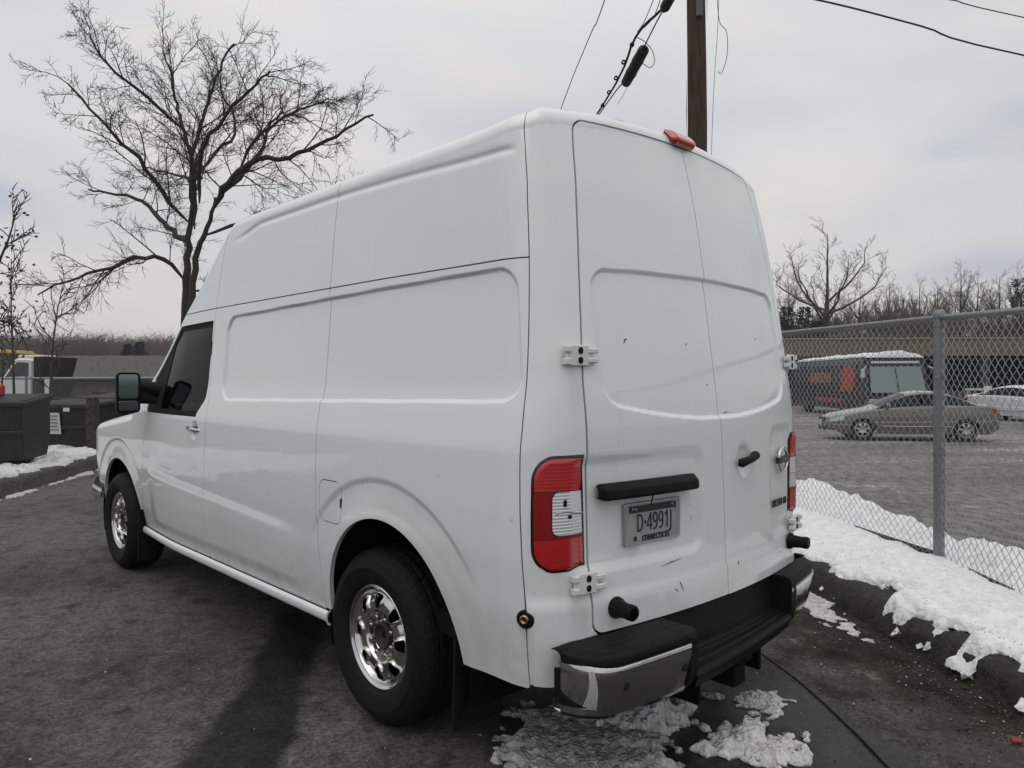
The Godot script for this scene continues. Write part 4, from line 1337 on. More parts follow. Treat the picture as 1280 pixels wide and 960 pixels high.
	# snow on the left verge and in the left gutter
	var vf := func(x, z): return minf(lkerb_x(z) - .10 - x + .10 * nz(x, z, 1.4), minf(.35 * nz(x, z, .9) + .16 * nz(x, z, 3.0) + .18 - .02 * absf(z + 12.5), 5.0))
	single("snow_patch", skin(func(x, z):
		var k := clampf(vf.call(x, z) / .12, 0.0, 1.0)
		return Vector3(x, .18 + .10 * sqrt(k) + .04 * nz(x, z, 2.0) * k + .012 * nz(x, z, 9.0), z), vf, -14.0, -6.2, -22.0, -6.5, .045, -1.0, .03), snow_mat(66, .72), "ragged patch of snow on the verge between the dumpsters and the left kerb", "snow", "")
	var gf := func(x, z): return .05 + .06 * nz(z, 1.0, 1.0) + .05 * nz(x, z, 5.0) - absf(x - lkerb_x(z) - .16)
	single("snow_strip", skin(func(x, z): return Vector3(x, .01 + .025 * sqrt(clampf(gf.call(x, z) / .05, 0.0, 1.0)), z), gf, -9.0, -6.0, -16.0, -7.0, .03, -1.0, .02), snow_mat(67, .5), "thin line of dirty snow in the gutter along the left kerb", "snow", "")
	# grit and leaf scraps
	var st := G.new()
	st.box(Vector3.ZERO, Vector3(1, .5, .8), .15)
	var mm := MultiMesh.new(); mm.transform_format = MultiMesh.TRANSFORM_3D; mm.use_colors = true; mm.mesh = st.mesh(null)
	mm.instance_count = 12000
	for i in mm.instance_count:
		var near := i < 3800
		var z := r.randf_range(-7.5, -2.2) if near else r.randf_range(-8.0, -2.2)
		var x := kerb_x(z) - .01 - absf(r.randfn(0.0, .34)) if near else r.randf_range(-4.0, 2.0)
		var s := r.randf_range(.003, .009) if near else r.randf_range(.002, .005)
		if r.randf() < .04: s *= 2.0
		var b := Basis.from_euler(Vector3(r.randf() * .6, r.randf() * TAU, r.randf() * .6)).scaled(Vector3.ONE * s)
		mm.set_instance_transform(i, Transform3D(b, Vector3(x, s * .3, z)))
		var pick := r.randf()
		var k := Color(.05, .042, .035) if pick < .55 else (Color(.10, .06, .03) if pick < .8 else (Color(.16, .15, .14) if pick < .95 else Color(.55, .55, .55)))
		mm.set_instance_color(i, k)
	var mi := MultiMeshInstance3D.new(); mi.multimesh = mm; mi.name = "grit"
	var gm := mat(Color.WHITE, .9); gm.vertex_color_use_as_albedo = true
	mi.material_override = gm
	add_child(mi, true); meta(mi, "dark grit and leaf scraps strewn over the asphalt along the kerb", "grit", "", "stuff")
	var red := G.new()
	red.prism(PackedVector2Array([Vector2(-.025, -.012), Vector2(.012, -.018), Vector2(.026, .004), Vector2(.006, .016), Vector2(-.02, .010)]), 0.0, .012, Transform3D(Basis(Vector3.RIGHT, -1.3), Vector3(2.09, .010, -3.06)), .003)
	single("litter", red, mat(lin(.22, .015, .02), .5), "crumpled red wrapper on the grit at the foot of the kerb", "litter")

# ---------------------------------------------------------------- fence
func diamonds(g: G, a: Vector3, b: Vector3, y0: float, y1: float, pitch: float, r: float, k: int):
	var d := b - a; d.y = 0.0
	var length := d.length(); d /= length
	var side := d.cross(Vector3.UP)
	var half := pitch * .5
	var n := int(length / half)
	var steps := int((y1 - y0) / half)
	for i in n:
		var pts := PackedVector3Array(); var rad := PackedFloat32Array()
		for j in steps + 1:
			var s := (i + (1.0 if (i + j) % 2 == 0 else 0.0)) * half
			pts.append(Vector3(a.x, 0, a.z) + d * s + Vector3.UP * (y0 + lerpf(a.y, b.y, s / length) + j * half) + side * (r * (1.0 if j % 2 == 0 else -1.0)))
			rad.append(r)
		g.tube(pts, rad, k, false)

func make_fence():
	var galv := rough_mat(lin(.30, .31, .325), .45, 81, .35, .2, .05)
	galv.metallic = .55
	var wire := mat(lin(.42, .43, .44), .5, .35)
	var t := thing("chain_link_fence", "galvanised chain link fence on a snowy strip right of the van", "fence")
	var line := [Vector3(2.95, -.14, -2.2), Vector3(3.03, -.085, -4.0), Vector3(3.13, -.03, -5.42), Vector3(2.80, -.005, -7.6), Vector3(2.62, 0, -10.2), Vector3(2.6, 0, -13.0)]
	for i in line.size() - 1:
		var g := G.new()
		diamonds(g, line[i], line[i + 1],   .19, 2.0, .076, .0025, 4)
		part("wire_mesh", g, wire, t)
		var rg := G.new()
		rg.rod(line[i] + Vector3(0, 1.99, 0), line[i + 1] + Vector3(0, 1.99, 0), .021, 12)
		part("top_rail", rg, galv, t)
		var bo := G.new()
		var mid: Vector3 = (line[i] + line[i + 1]) * .5
		var dir: Vector3 = (line[i + 1] - line[i])
		bo.box(mid + Vector3(.05, .185 - mid.y * 0.5, 0), Vector3(.035, .09, dir.length() - .1), .008, Basis(Vector3.UP, atan2(dir.x, dir.z)))
		part("bottom_board", bo, rough_mat(lin(.055, .035, .028), .85, 82, .5, .2, .3), t)
	var pg := func(p: Vector3, r: float, h: float):
		var g := G.new()
		g.lathe(PackedVector2Array([Vector2(r, -.2), Vector2(r, h), Vector2(r * 1.12, h), Vector2(r * 1.12, h + .03), Vector2(r * .8, h + .055), Vector2(0, h + .065)]), 24, p, Basis(Vector3(0, 1, 0), Vector3(0, 0, 1), Vector3(1, 0, 0)))
		var o := part("fence_post", g, galv, t)
		for y in [.45, 1.0, 1.55, 1.93]:
			var bnd := G.new()
			bnd.lathe(PackedVector2Array([Vector2(r + .001, -.012), Vector2(r + .004, -.012), Vector2(r + .004, .012), Vector2(r + .001, .012)]), 20, p + Vector3(0, y, 0), Basis(Vector3(0, 1, 0), Vector3(0, 0, 1), Vector3(1, 0, 0)))
			bnd.box(p + Vector3(.0, y, r + .012), Vector3(.008, .022, .03), .002)
			part("tension_band", bnd, galv, o)
	pg.call(line[2], .038, 1.99)
	pg.call(line[0], .034, 1.98)
	pg.call(line[4], .034, 1.98)
	# left fence, behind the dumpsters
	var f := thing("chain_link_fence", "low chain link fence behind the dumpsters at the left", "fence")
	var a := Vector3(-17.0, 0, -17.2); var b := Vector3(-6.2, 0, -17.8)
	var g2 := G.new(); diamonds(g2, a, b, .2, 1.55, .075, .0022, 3)
	part("wire_mesh", g2, wire, f)
	var r2 := G.new(); r2.rod(a + Vector3(0, 1.55, 0), b + Vector3(0, 1.55, 0), .028, 8)
	part("top_rail", r2, galv, f)
	for k in 5:
		var p2 := G.new(); var p := a.lerp(b, .05 + .23 * k)
		p2.rod(p, p + Vector3(0, 1.6, 0), .03, 8)
		part("fence_post", p2, galv, f)

# ---------------------------------------------------------------- trees
var rt := RandomNumberGenerator.new()
var tip := .008
var up_pull := .18
func limb(g: G, p: Vector3, d: Vector3, length: float, r: float, level: int, counts: Array, droop: float):
	var n := 4 if level > 0 else 3
	var pts := PackedVector3Array([p]); var rad := PackedFloat32Array([r])
	var q := p; var dd := d
	for i in n:
		dd = (dd + Vector3(rt.randfn(0, .17), rt.randfn(0, .15) + droop, rt.randfn(0, .17))).normalized()
		q += dd * length / n
		pts.append(q); rad.append(r * lerpf(1.0, .35, (i + 1.0) / n))
	g.tube(pts, rad, 5 if r > .04 else (4 if r > .015 else 3), false)
	if level <= 0: return
	twigs(g, pts, rad, length, level, counts, droop, .2)

func twigs(g: G, pts: PackedVector3Array, rad: PackedFloat32Array, length: float, level: int, counts: Array, droop: float, from: float):
	var m := pts.size() - 1
	var c: int = counts[level - 1]
	for k in c:
		var f := lerpf(from, 1.0, (k + rt.randf()) / c) * m
		var i := mini(int(f), m - 1)
		var p := pts[i].lerp(pts[i + 1], f - i)
		var d := (pts[i + 1] - pts[i]).normalized()
		var side := d.cross(Vector3(rt.randfn(), rt.randfn(), rt.randfn())).normalized()
		var nd := (d * rt.randf_range(.55, 1.25) + side * .8 + Vector3(0, up_pull, 0)).normalized()
		var l := length * rt.randf_range(.36, .70) * lerpf(1.0, .65, f / m)
		limb(g, p, nd, l, maxf(tip, minf(rad[i] * .6, l * .013)), level - 1, counts, droop)

func make_big_tree():
	rt.seed = 207
	tip = .0080
	up_pull = .06
	var bark := rough_mat(lin(.085, .070, .055), .95, 91, .5, .5, 1.5)
	var at := Vector3(-10.9, 0, -25.0)
	var t := thing("bare_tree", "tall bare tree with forked trunk and spreading limbs behind the van", "tree", at)
	var s := .02703
	var conv := func(l: Array) -> PackedVector3Array:
		var o := PackedVector3Array()
		for q in l: o.append(Vector3((q[0] - 236.0) * s * ((1.07 if q[0] > 236 else .90) if q[1] < 300 else .95), 1.517 + (474.0 - (q[1] if q[1] > 300 else 300 - (300 - q[1]) * .90)) * s, q[2]))
		return o
	# limbs: across, height and depth on a 2.7 cm raster
	var limbs := [
		["trunk", .175, .062, [[228, 530, 0], [230, 440, 0], [232, 380, 0], [234, 335, 0], [236, 300, 0], [240, 265, 0], [246, 235, .1]]],
		["trunk", .135, .045, [[236, 420, .1], [246, 370, .25], [252, 325, .4], [265, 300, .6], [276, 270, .8], [280, 250, .9]]],
		["limb", .080, .03, [[243, 285, 0], [245, 240, .1], [244, 200, .2], [250, 160, .3], [262, 125, .3], [272, 95, .5], [283, 60, .4], [297, 38, .5]]],
		["limb", .078, .028, [[243, 270, 0], [241, 225, .1], [232, 175, -.3], [215, 130, -.6], [204, 100, -.8], [195, 70, -1.0], [188, 42, -1.2], [178, 18, -1.2]]],
		["limb", .12, .03, [[236, 305, 0], [222, 295, -.4], [200, 282, -.8], [172, 258, -1.2], [150, 238, -1.5], [118, 222, -1.6], [84, 215, -1.9], [50, 208, -2.0]]],
		["limb", .09, .02, [[231, 350, .1], [215, 328, .7], [190, 330, 1.3], [160, 348, 1.9], [130, 362, 2.3], [100, 378, 2.5]]],
		["limb", .12, .03, [[278, 262, .8], [296, 244, 1.4], [318, 228, 1.9], [345, 218, 2.3], [378, 215, 2.4], [410, 200, 2.5], [440, 185, 2.6], [470, 168, 2.8]]],
		["limb", .10, .03, [[280, 255, .9], [292, 225, .3], [305, 200, 0], [318, 165, -.4], [322, 135, -.6], [335, 110, -.9]]],
		["limb", .09, .025, [[250, 250, .1], [262, 205, .9], [284, 175, 1.5], [315, 145, 2.0], [345, 125, 2.5], [362, 112, 2.7]]],
		["limb", .09, .025, [[236, 275, 0], [215, 240, .8], [196, 205, 1.4], [175, 180, 1.9], [150, 150, 2.2], [128, 122, 2.4]]],
		["limb", .08, .02, [[240, 255, 0], [226, 225, -1.0], [200, 195, -2.0], [168, 178, -2.7], [140, 168, -3.1], [110, 160, -3.3]]],
		["limb", .08, .02, [[262, 300, .6], [300, 270, -.5], [335, 248, -1.2], [372, 236, -1.7], [400, 228, -2.2], [430, 215, -2.4]]],
		["limb", .07, .02, [[246, 220, .2], [256, 170, -.9], [268, 130, -1.6], [262, 95, -2.1], [245, 60, -2.3], [240, 30, -2.5]]],
		["limb", .07, .02, [[230, 150, -.5], [200, 120, .3], [170, 95, 1.0], [150, 72, 1.5], [140, 52, 1.7]]],
		["limb", .06, .02, [[232, 370, 0], [250, 352, -.9], [262, 345, -1.4], [280, 338, -1.8]]],
		["limb", .06, .02, [[318, 228, 1.9], [345, 196, 2.6], [375, 178, 3.0], [400, 172, 3.4], [430, 160, 3.6]]],
	]
	var crown := G.new()
	for l in limbs:
		var pts: PackedVector3Array = conv.call(l[3])
		var fine := PackedVector3Array(); var rad := PackedFloat32Array()
		for i in pts.size() - 1:
			for k in 3: fine.append(pts[i].cubic_interpolate(pts[i + 1], pts[maxi(i - 1, 0)], pts[mini(i + 2, pts.size() - 1)], k / 3.0) + Vector3(rt.randfn(0, .03), rt.randfn(0, .03), rt.randfn(0, .03)) * (1.0 if i + k > 0 else 0.0))
		fine.append(pts[-1])
		for i in fine.size(): rad.append(lerpf(l[1], l[2], i / (fine.size() - 1.0)) * (1.0 if i > 2 or l[0] == "trunk" else [.3, .6, .85][i]))
		var g := G.new(); g.tube(fine, rad, 9, true)
		part(l[0], g, bark, t)
		var length := 0.0
		for i in fine.size() - 1: length += fine[i].distance_to(fine[i + 1])
		if l[0] == "limb": twigs(crown, fine, rad, minf(length * .8, 3.6), 3, [6, 7, 15], .01, .12)
		else: twigs(crown, fine, rad, 1.5, 2, [4, 6], -.12, .3)
	var cm := rough_mat(lin(.05, .043, .04), .95, 92, .3, .5, 0.0)
	part("crown", crown, cm, t)
	tip = .008
	up_pull = .18

func tree_shape(seed_no: int, tall: float, wide: float, r: float, counts: Array) -> Array:   # trunk, crown
	rt.seed = seed_no
	var g := G.new(); var c := G.new()
	var fork := tall * .28
	g.tube(PackedVector3Array([Vector3(0, -.6, 0), Vector3(.03, fork * .5, 0), Vector3(-.02, fork, .03), Vector3(.1, tall * .5, 0), Vector3(.0, tall * .8, .1), Vector3(.1, tall, 0)]), PackedFloat32Array([r * 1.2, r, r * .9, r * .5, r * .25, r * .08]), 7, false)
	twigs(c, PackedVector3Array([Vector3(-.02, fork, .03), Vector3(.1, tall * .5, 0), Vector3(.0, tall * .8, .1), Vector3(.1, tall, 0)]), PackedFloat32Array([r * .6, r * .5, r * .25, r * .08]), tall * .45, 3, counts, .03, .1)
	for k in 8:
		var a := k * 2.4 + rt.randf() * .6
		var lean := rt.randf_range(.35, 1.0)
		var out := Vector3(cos(a), 0, sin(a)) * wide * .5 * lean
		var p := Vector3(0, fork * rt.randf_range(.75, 1.5), 0)
		var e := out + Vector3(0, tall * rt.randf_range(.72, 1.0) * (1.1 - .35 * lean), 0)
		var pts := PackedVector3Array(); var rad := PackedFloat32Array()
		for i in 8:
			var f := i / 7.0
			pts.append(p.lerp(e, f) + out * (.25 * sin(f * PI)) * (1.0 if lean > .6 else .3) + Vector3(rt.randfn(0, .07), 0, rt.randfn(0, .07)) * tall * .12); rad.append(lerpf(r * .5, r * .07, f))
		c.tube(pts, rad, 5, false)
		twigs(c, pts, rad, tall * .34, 3, counts, .03, .2)
	return [g, c]

func make_far_trees():
	var bark := rough_mat(lin(.072, .060, .050), .95, 93, .4, 1.0, 0.0)
	var twig := mat(lin(.10, .074, .056), .95)
	var protos := []
	tip = .013
	for k in 3:
		var s := tree_shape(300 + k * 17, [9.5, 9.0, 8.5][k], [9.5, 5.5, 6.5][k], [.24, .16, .18][k], [[4, 5, 9], [4, 5, 8], [4, 5, 8]][k])
		protos.append([s[0].mesh(bark), s[1].mesh(twig)])
	var place := [[1033, 72, 0, 1.06, .3, "wide bare tree with forked crown rising just right of the van"], [985, 78, 1, .9, 1.0, "slim bare tree half hidden by the right rear edge of the van"], [1075, 84, 2, .9, 2.0, "small bare tree at the right foot of the wide bare tree"], [1112, 86, 1, .96, 3.0, "narrow bare tree between the wide tree and the taller grove"], [1150, 84, 2, 1.0, 4.0, "bare tree above the fence post, leftmost of the grove"], [1172, 88, 0, .86, 5.0, "bushy bare tree just right of the fence post top"], [1200, 84, 1, 1.12, .7, "tall thin bare tree in the middle of the grove"], [1222, 86, 2, 1.06, 1.7, "bare tree with upright crown right of the grove's middle"], [1250, 82, 0, .92, 2.7, "broad bare tree near the right border"], [1272, 84, 1, 1.06, 3.7, "bare tree cut by the right border"], [1095, 92, 0, .72, 4.4, "low bare tree far behind the narrow one"], [1130, 94, 1, .9, 5.4, "thin distant bare tree between two nearer ones"], [1186, 95, 2, .95, 6.0, "hazy bare tree deep inside the grove"], [1238, 94, 1, 1.0, .2, "hazy bare tree behind the grove's right half"]]
	for q in place:
		var x: float = (q[0] - 640.0) / 925.0 * q[1]
		var t := thing("bare_tree", q[5], "tree", Vector3(x, hill_right(x, -q[1]) - .2, -q[1]), q[4], "bare trees on the slope beyond the lot")
		t.scale = Vector3.ONE * q[3] * (1.12 if q[0] == 1033 else .78)
		part("trunk", protos[q[2]][0], bark, t); part("crown", protos[q[2]][1], twig, t)
	# brush between them
	var mm := MultiMesh.new(); mm.transform_format = MultiMesh.TRANSFORM_3D
	rt.seed = 401
	var bg := G.new()
	for k in 7: limb(bg, Vector3(rt.randfn(0, .15), 0, rt.randfn(0, .15)), Vector3(rt.randfn(0, .4), 1, rt.randfn(0, .4)).normalized(), rt.randf_range(1.2, 2.2), .02, 2, [3, 6], .03)
	mm.mesh = bg.mesh(twig); mm.instance_count = 900
	for i in mm.instance_count:
		var z := -rt.randf_range(62.0, 100.0); var x := rt.randf_range(14.0, 110.0)
		mm.set_instance_transform(i, Transform3D(Basis(Vector3.UP, rt.randf() * TAU).scaled(Vector3.ONE * rt.randf_range(.6, 1.7)), Vector3(x, hill_right(x, z) - .1, z)))
	var mi := MultiMeshInstance3D.new(); mi.multimesh = mm; mi.name = "brush"
	add_child(mi, true); meta(mi, "leafless grey brown brush covering the slope beyond the lot", "brush", "", "stuff")
	# woods on the left hill
	var wm := MultiMesh.new(); wm.transform_format = MultiMesh.TRANSFORM_3D
	var wg := G.new()
	for k in 5: limb(wg, Vector3(rt.randfn(0, .3), 0, rt.randfn(0, .3)), Vector3(rt.randfn(0, .25), 1, rt.randfn(0, .25)).normalized(), rt.randf_range(3.0, 5.5), .09, 2, [4, 8], .04)
	wm.mesh = wg.mesh(twig); wm.instance_count = 900
	for i in wm.instance_count:
		var z := -rt.randf_range(125.0, 190.0); var x := rt.randf_range(-150.0, -45.0)
		wm.set_instance_transform(i, Transform3D(Basis(Vector3.UP, rt.randf() * TAU).scaled(Vector3.ONE * rt.randf_range(.6, 1.2)), Vector3(x, hill_left(x, z) - .3, z)))
	var wi := MultiMeshInstance3D.new(); wi.multimesh = wm; wi.name = "wooded_hillside"
	add_child(wi, true); meta(wi, "brown leafless woods covering the far hill at the left", "woods", "", "stuff")
	# evergreens
	var leaf := rough_mat(lin(.028, .036, .020), .9, 95, .5, .6, 0.0)
	for q in [[984, 66, 5.6, 2.0, 4.6, "dark evergreen bush against the right rear edge of the van"], [1006, 68, 5.0, 2.0, 4.8, "dark evergreen bush at the foot of the wide bare tree, second from the van"], [1022, 66, 4.2, 1.6, 4.2, "small evergreen bush right of the two beside the van"], [1276, 70, 7.0, 2.6, 5.2, "dark evergreen at the right border above the fence"], [159, 92, 2.9, 1.3, 2.2, "left one of two dark evergreens above the grey roof"], [175, 94, 3.3, 1.6, 2.2, "right one of two dark evergreens above the grey roof"]]:
		var x: float = (q[0] - 640.0) / 925.0 * q[1]
		var base: float = hill_right(x, -q[1]) - .3 if x > 0.0 else 3.0
		var t := thing("evergreen_bush", q[5], "bush", Vector3(x, base, -q[1]))
		var g := G.new(); var tr := G.new()
		tr.rod(Vector3(0, -3.0, 0), Vector3(0, q[2] * .8, 0), .09, 6)
		for i in 1500:
			var f := sqrt(rt.randf()); var a := rt.randf() * TAU
			var y := pow(rt.randf(), .8)
			var rr: float = q[3] * (1.0 - .75 * y) * (.75 + .25 * sin(a * 3.0 + y * 9.0 + q[0])) * f
			var p := Vector3(cos(a) * rr, y * q[2], sin(a) * rr)
			var d := Vector3(cos(a), rt.randf_range(-.3, .5), sin(a)).normalized() * rt.randf_range(.14, .30)
			var w := d.cross(Vector3(rt.randfn(), rt.randfn(), rt.randfn())).normalized() * .07
			g.tri(p - w, p + w, p + d)
		part("trunk", tr, bark, t); part("crown", g, leaf, t)

func hill_right(x: float, z: float) -> float:
	return -.2 + 6.4 * sm(-54.0, -80.0, z) * sm(2.0, 18.0, x) + .5 * nz(x, z, .06)

func hill_left(x: float, z: float) -> float:
	return 5.6 * sm(-105.0, -165.0, z) * sm(-22.0, -70.0, x) + 1.2 * nz(x, z, .03)

func make_hills():
	var rows := []
	for i in 40:
		var row := PackedVector3Array()
		for j in 24:
			var x := 2.0 + 150.0 * i / 39.0; var z := -52.0 - 70.0 * j / 23.0
			row.append(Vector3(x, hill_right(x, z), z))
		rows.append(row)
	var g := G.new(); g.grid(rows, 1.0)
	struct("hillside", g, rough_mat(lin(.062, .048, .036), .95, 47, .5, 4.0, 6.0))
	rows = []
	for i in 40:
		var row := PackedVector3Array()
		for j in 24:
			var x := -220.0 + 205.0 * i / 39.0; var z := -100.0 - 120.0 * j / 23.0
			row.append(Vector3(x, hill_left(x, z) - .3, z))
		rows.append(row)
	g = G.new(); g.grid(rows, 1.0)
	struct("hillside", g, rough_mat(lin(.062, .05, .04), .95, 48, .5, 5.0, 6.0))

func make_saplings():
	rt.seed = 611
	var bark := mat(lin(.06, .05, .045), .95)
	var leaf := mat(lin(.085, .045, .03), .9)
	for q in [[17, 15.2, 3.9, .035, "thin sapling with a few brown leaves at the left border", true], [60, 15.8, 3.4, .032, "thin leafless sapling rising behind the green dumpster", false]]:
		var at := Vector3((q[0] - 640.0) / 925.0 * q[1], .1, -q[1])
		var t := thing("sapling", q[4], "tree", at)
		var pts := PackedVector3Array(); var rad := PackedFloat32Array()
		for i in 8:
			var f := i / 7.0
			pts.append(Vector3(.03 * sin(f * 5.0) + (.35 * f * f if not q[5] else 0.0), q[2] * f, .05 * sin(f * 3.0))); rad.append(lerpf(q[3], .008, f))
		var g := G.new(); g.tube(pts, rad, 7)
		part("trunk", g, bark, t)
		var c := G.new(); twigs(c, pts, rad, 1.5, 2, [5, 13], .06, .35)
		part("crown", c, bark, t)
		if q[5]:
			var lg := G.new()
			for i in 60:
				var p := Vector3(rt.randfn(-.15, .28), rt.randf_range(1.6, 3.3), rt.randfn(0, .25))
				var d := Vector3(rt.randfn(), rt.randfn(), rt.randfn()).normalized() * .05
				var w := d.cross(Vector3(rt.randfn(), rt.randfn(), rt.randfn())).normalized() * .028
				lg.quad(p - d, p + w, p + d, p - w)
			part("leaves", lg, leaf, t)
	# tree outside the frame at the left, one limb reaches in
	var o := thing("bare_tree", "bare tree mostly beyond the left border, one leafy branch reaching in", "tree", Vector3(-11.6, .1, -14.2))
	var tp := PackedVector3Array([Vector3(0, -.2, 0), Vector3(.05, 1.4, 0), Vector3(-.05, 2.8, 0), Vector3(.1, 4.6, .1)])
	var tg := G.new(); tg.tube(tp, PackedFloat32Array([.12, .10, .08, .03]), 8)
	part("trunk", tg, bark, o)
	var cg := G.new()
	var lp := PackedVector3Array([Vector3(-.03, 2.3, 0), Vector3(.7, 3.2, .1), Vector3(1.75, 3.45, .1), Vector3(2.1, 4.1, .2), Vector3(2.25, 4.6, .2)])
	var lr := PackedFloat32Array([.05, .04, .03, .018, .008])
	cg.tube(lp, lr, 6)
	twigs(cg, lp, lr, 1.5, 2, [6, 11], .08, .3)
	lp = PackedVector3Array([Vector3(0, 1.9, 0), Vector3(.9, 2.4, .2), Vector3(1.9, 2.55, .3), Vector3(2.2, 2.5, .3)])
	cg.tube(lp, PackedFloat32Array([.04, .03, .02, .008]), 6)
	twigs(cg, lp, PackedFloat32Array([.04, .03, .02, .008]), 1.2, 2, [6, 10], .02, .3)
	part("crown", cg, bark, o)
	var lg2 := G.new()
	for i in 130:
		var p := Vector3(rt.randfn(1.75, .3), rt.randfn(2.5, .35), rt.randfn(.2, .3))
		if i > 90: p = Vector3(rt.randfn(2.2, .25), rt.randfn(4.0, .4), .2)
		var d := Vector3(rt.randfn(), rt.randfn(), rt.randfn()).normalized() * .05
		var w := d.cross(Vector3(rt.randfn(), rt.randfn(), rt.randfn())).normalized() * .03
		lg2.quad(p - d, p + w, p + d, p - w)
	part("leaves", lg2, leaf, o)

# ---------------------------------------------------------------- pole and wires
func far(px: float, py: float, d: float) -> Vector3:   # the point d metres ahead that lies in this direction from where the photographer stood
	return Vector3((px - 640.0) / 925.0 * d, 1.517 + (474.0 - py) / 925.0 * d, -d)

func wire(called: String, pts: Array, r: float, m: Material, label: String, k := 6) -> MeshInstance3D:
	var p := PackedVector3Array(); var rad := PackedFloat32Array()
	for i in pts.size() - 1:
		for s in 5: p.append(pts[i].cubic_interpolate(pts[i + 1], pts[maxi(i - 1, 0)], pts[mini(i + 2, pts.size() - 1)], s / 5.0))
	p.append(pts[-1])
	for i in p.size(): rad.append(r)
	var g := G.new(); g.tube(p, rad, k)
	return single(called, g, m, label, "cable", "overhead cables")

func make_pole():
	var wood := rough_mat(lin(.115, .066, .042), .9, 101, .55, .5, .8)
	wood.uv1_scale = Vector3(5, .35, 5)
	var at := Vector3(2.87, 0, -11.5)
	var t := thing("utility_pole", "brown wooden utility pole rising behind the van's roof", "utility pole", at)
	var g := G.new(); var pts := PackedVector3Array(); var rad := PackedFloat32Array()
	for i in 12:
		pts.append(Vector3(.012 * sin(i * 1.3), i * .95 - .3, 0)); rad.append(.168 - .0035 * i)
	g.tube(pts, rad, 28)
	part("pole", g, wood, t)
	for k in 14:   # drying cracks
		var c := G.new(); var a := 2.0 + k * .37; var y := 4.4 + fposmod(k * 1.37, 4.6)
		c.tube(PackedVector3Array([Vector3(cos(a) * .155, y, sin(a) * .155), Vector3(cos(a + .02) * .156, y + .4, sin(a + .02) * .156), Vector3(cos(a) * .152, y + .9, sin(a) * .152)]), PackedFloat32Array([.001, .005, .001]), 4)
		part("crack", c, mat(lin(.02, .012, .008), 1.0), t)
	var br := G.new()
	br.box(Vector3(0, 7.3, .17), Vector3(.1, .5, .05), .01)
	part("bracket", br, mat(lin(.1, .1, .1), .6), t)
	var black := mat(lin(.012, .012, .013), .55)
	var a := wire("cable", [Vector3(2.5, 6.62, -3.0), Vector3(2.25, 6.53, -7.0), far(837, 0, 9.76), far(795, 48, 10.86), far(752.5, 135, 13.64), Vector3(.2, 6.35, -24.0), Vector3(-2.5, 6.6, -48.0)], .019, black, "thickest black overhead cable running along the road past the pole")
	wire("cable", [Vector3(2.62, 6.68, -3.0), Vector3(2.35, 6.6, -7.0), far(842, 0, 9.76), far(828, 17, 10.1), far(809, 53, 10.99), far(783, 105, 12.53), far(755, 136, 13.7), Vector3(.3, 6.3, -24.0), Vector3(-2.4, 6.5, -48.0)], .011, black, "thinner black overhead cable carrying the long splice case")
	wire("cable", [Vector3(1.7, 7.1, -4.0), far(757, 0, 10.7), far(742, 37, 11.6), far(728, 70, 12.7), far(706, 125, 14.6), Vector3(.3, 6.8, -24.0), Vector3(-2.0, 7.1, -48.0)], .008, black, "single twisted overhead wire left of the cable bundle")
	wire("cable", [far(822, -10, 9.7), far(806, 28, 10.3), far(797, 42, 10.7)], .006, black, "short thin wire joining the thick cable from above")
	wire("cable", [far(829, -10, 9.7), far(819, 20, 10.2), far(808, 34, 10.6), far(798, 42, 10.9)], .006, black, "second short thin wire beside the thick cable")
	wire("cable", [far(795, 48, 10.9), far(806, 54, 11.0), far(816, 66, 11.4), far(818, 80, 11.8), far(812, 86, 12.0), far(800, 78, 11.9)], .006, black, "drooping black wire loop beside the splice case")
	wire("cable", [far(790, 95, 12.2), far(782, 115, 12.6), far(772, 132, 13.3)], .004, black, "hair thin wire hanging below the splice case")
	var cs := G.new()
	var p0 := far(806, 62, 11.2); var p1 := far(782, 106, 12.5)
	var b := Basis(); b.x = (p1 - p0).normalized(); b.y = b.x.cross(Vector3.UP).normalized(); b.z = b.x.cross(b.y)
	var l := p0.distance_to(p1)
	cs.lathe(PackedVector2Array([Vector2(0, 0), Vector2(.05, .01), Vector2(.085, .07), Vector2(.088, l * .3), Vector2(.094, l * .31), Vector2(.094, l * .34), Vector2(.088, l * .35), Vector2(.088, l * .65), Vector2(.094, l * .66), Vector2(.094, l * .69), Vector2(.088, l * .7), Vector2(.085, l - .06), Vector2(.05, l - .01), Vector2(0, l)]), 20, p0, b)
	single("splice_case", cs, black, "long black splice case hanging on the thinner overhead cable", "splice case")
	var cs2 := G.new()
	cs2.lathe(PackedVector2Array([Vector2(0, 0), Vector2(.06, .01), Vector2(.07, .06), Vector2(.07, .5), Vector2(.05, .56), Vector2(0, .57)]), 16, far(845, -14, 9.5), b)
	single("splice_case", cs2, black, "short black splice case at the top border left of the pole", "splice case")
	for q in 5:
		var k := G.new(); var c := far(752.5, 135, 13.64).lerp(far(795, 48, 10.86), q * .22 + .03)
		k.lathe(PackedVector2Array([Vector2(.024, -.03), Vector2(.035, -.02), Vector2(.035, .02), Vector2(.024, .03)]), 10, c, b)
		part("cable_clamp", k, black, a).position = Vector3.ZERO
	wire("cable", [Vector3(2.87, 7.55, -11.3), far(1010, 0, 11.2), far(1150, 35, 12.0), far(1280, 72, 12.7), Vector3(20, 6.4, -15.5)], .014, black, "thick overhead cable crossing the upper right corner")
	wire("cable", [Vector3(2.95, 7.7, -11.3), far(1170, 0, 12.0), far(1280, 25, 12.7), Vector3(20, 7.1, -15.5)], .009, black, "thinner overhead cable in the far upper right corner")
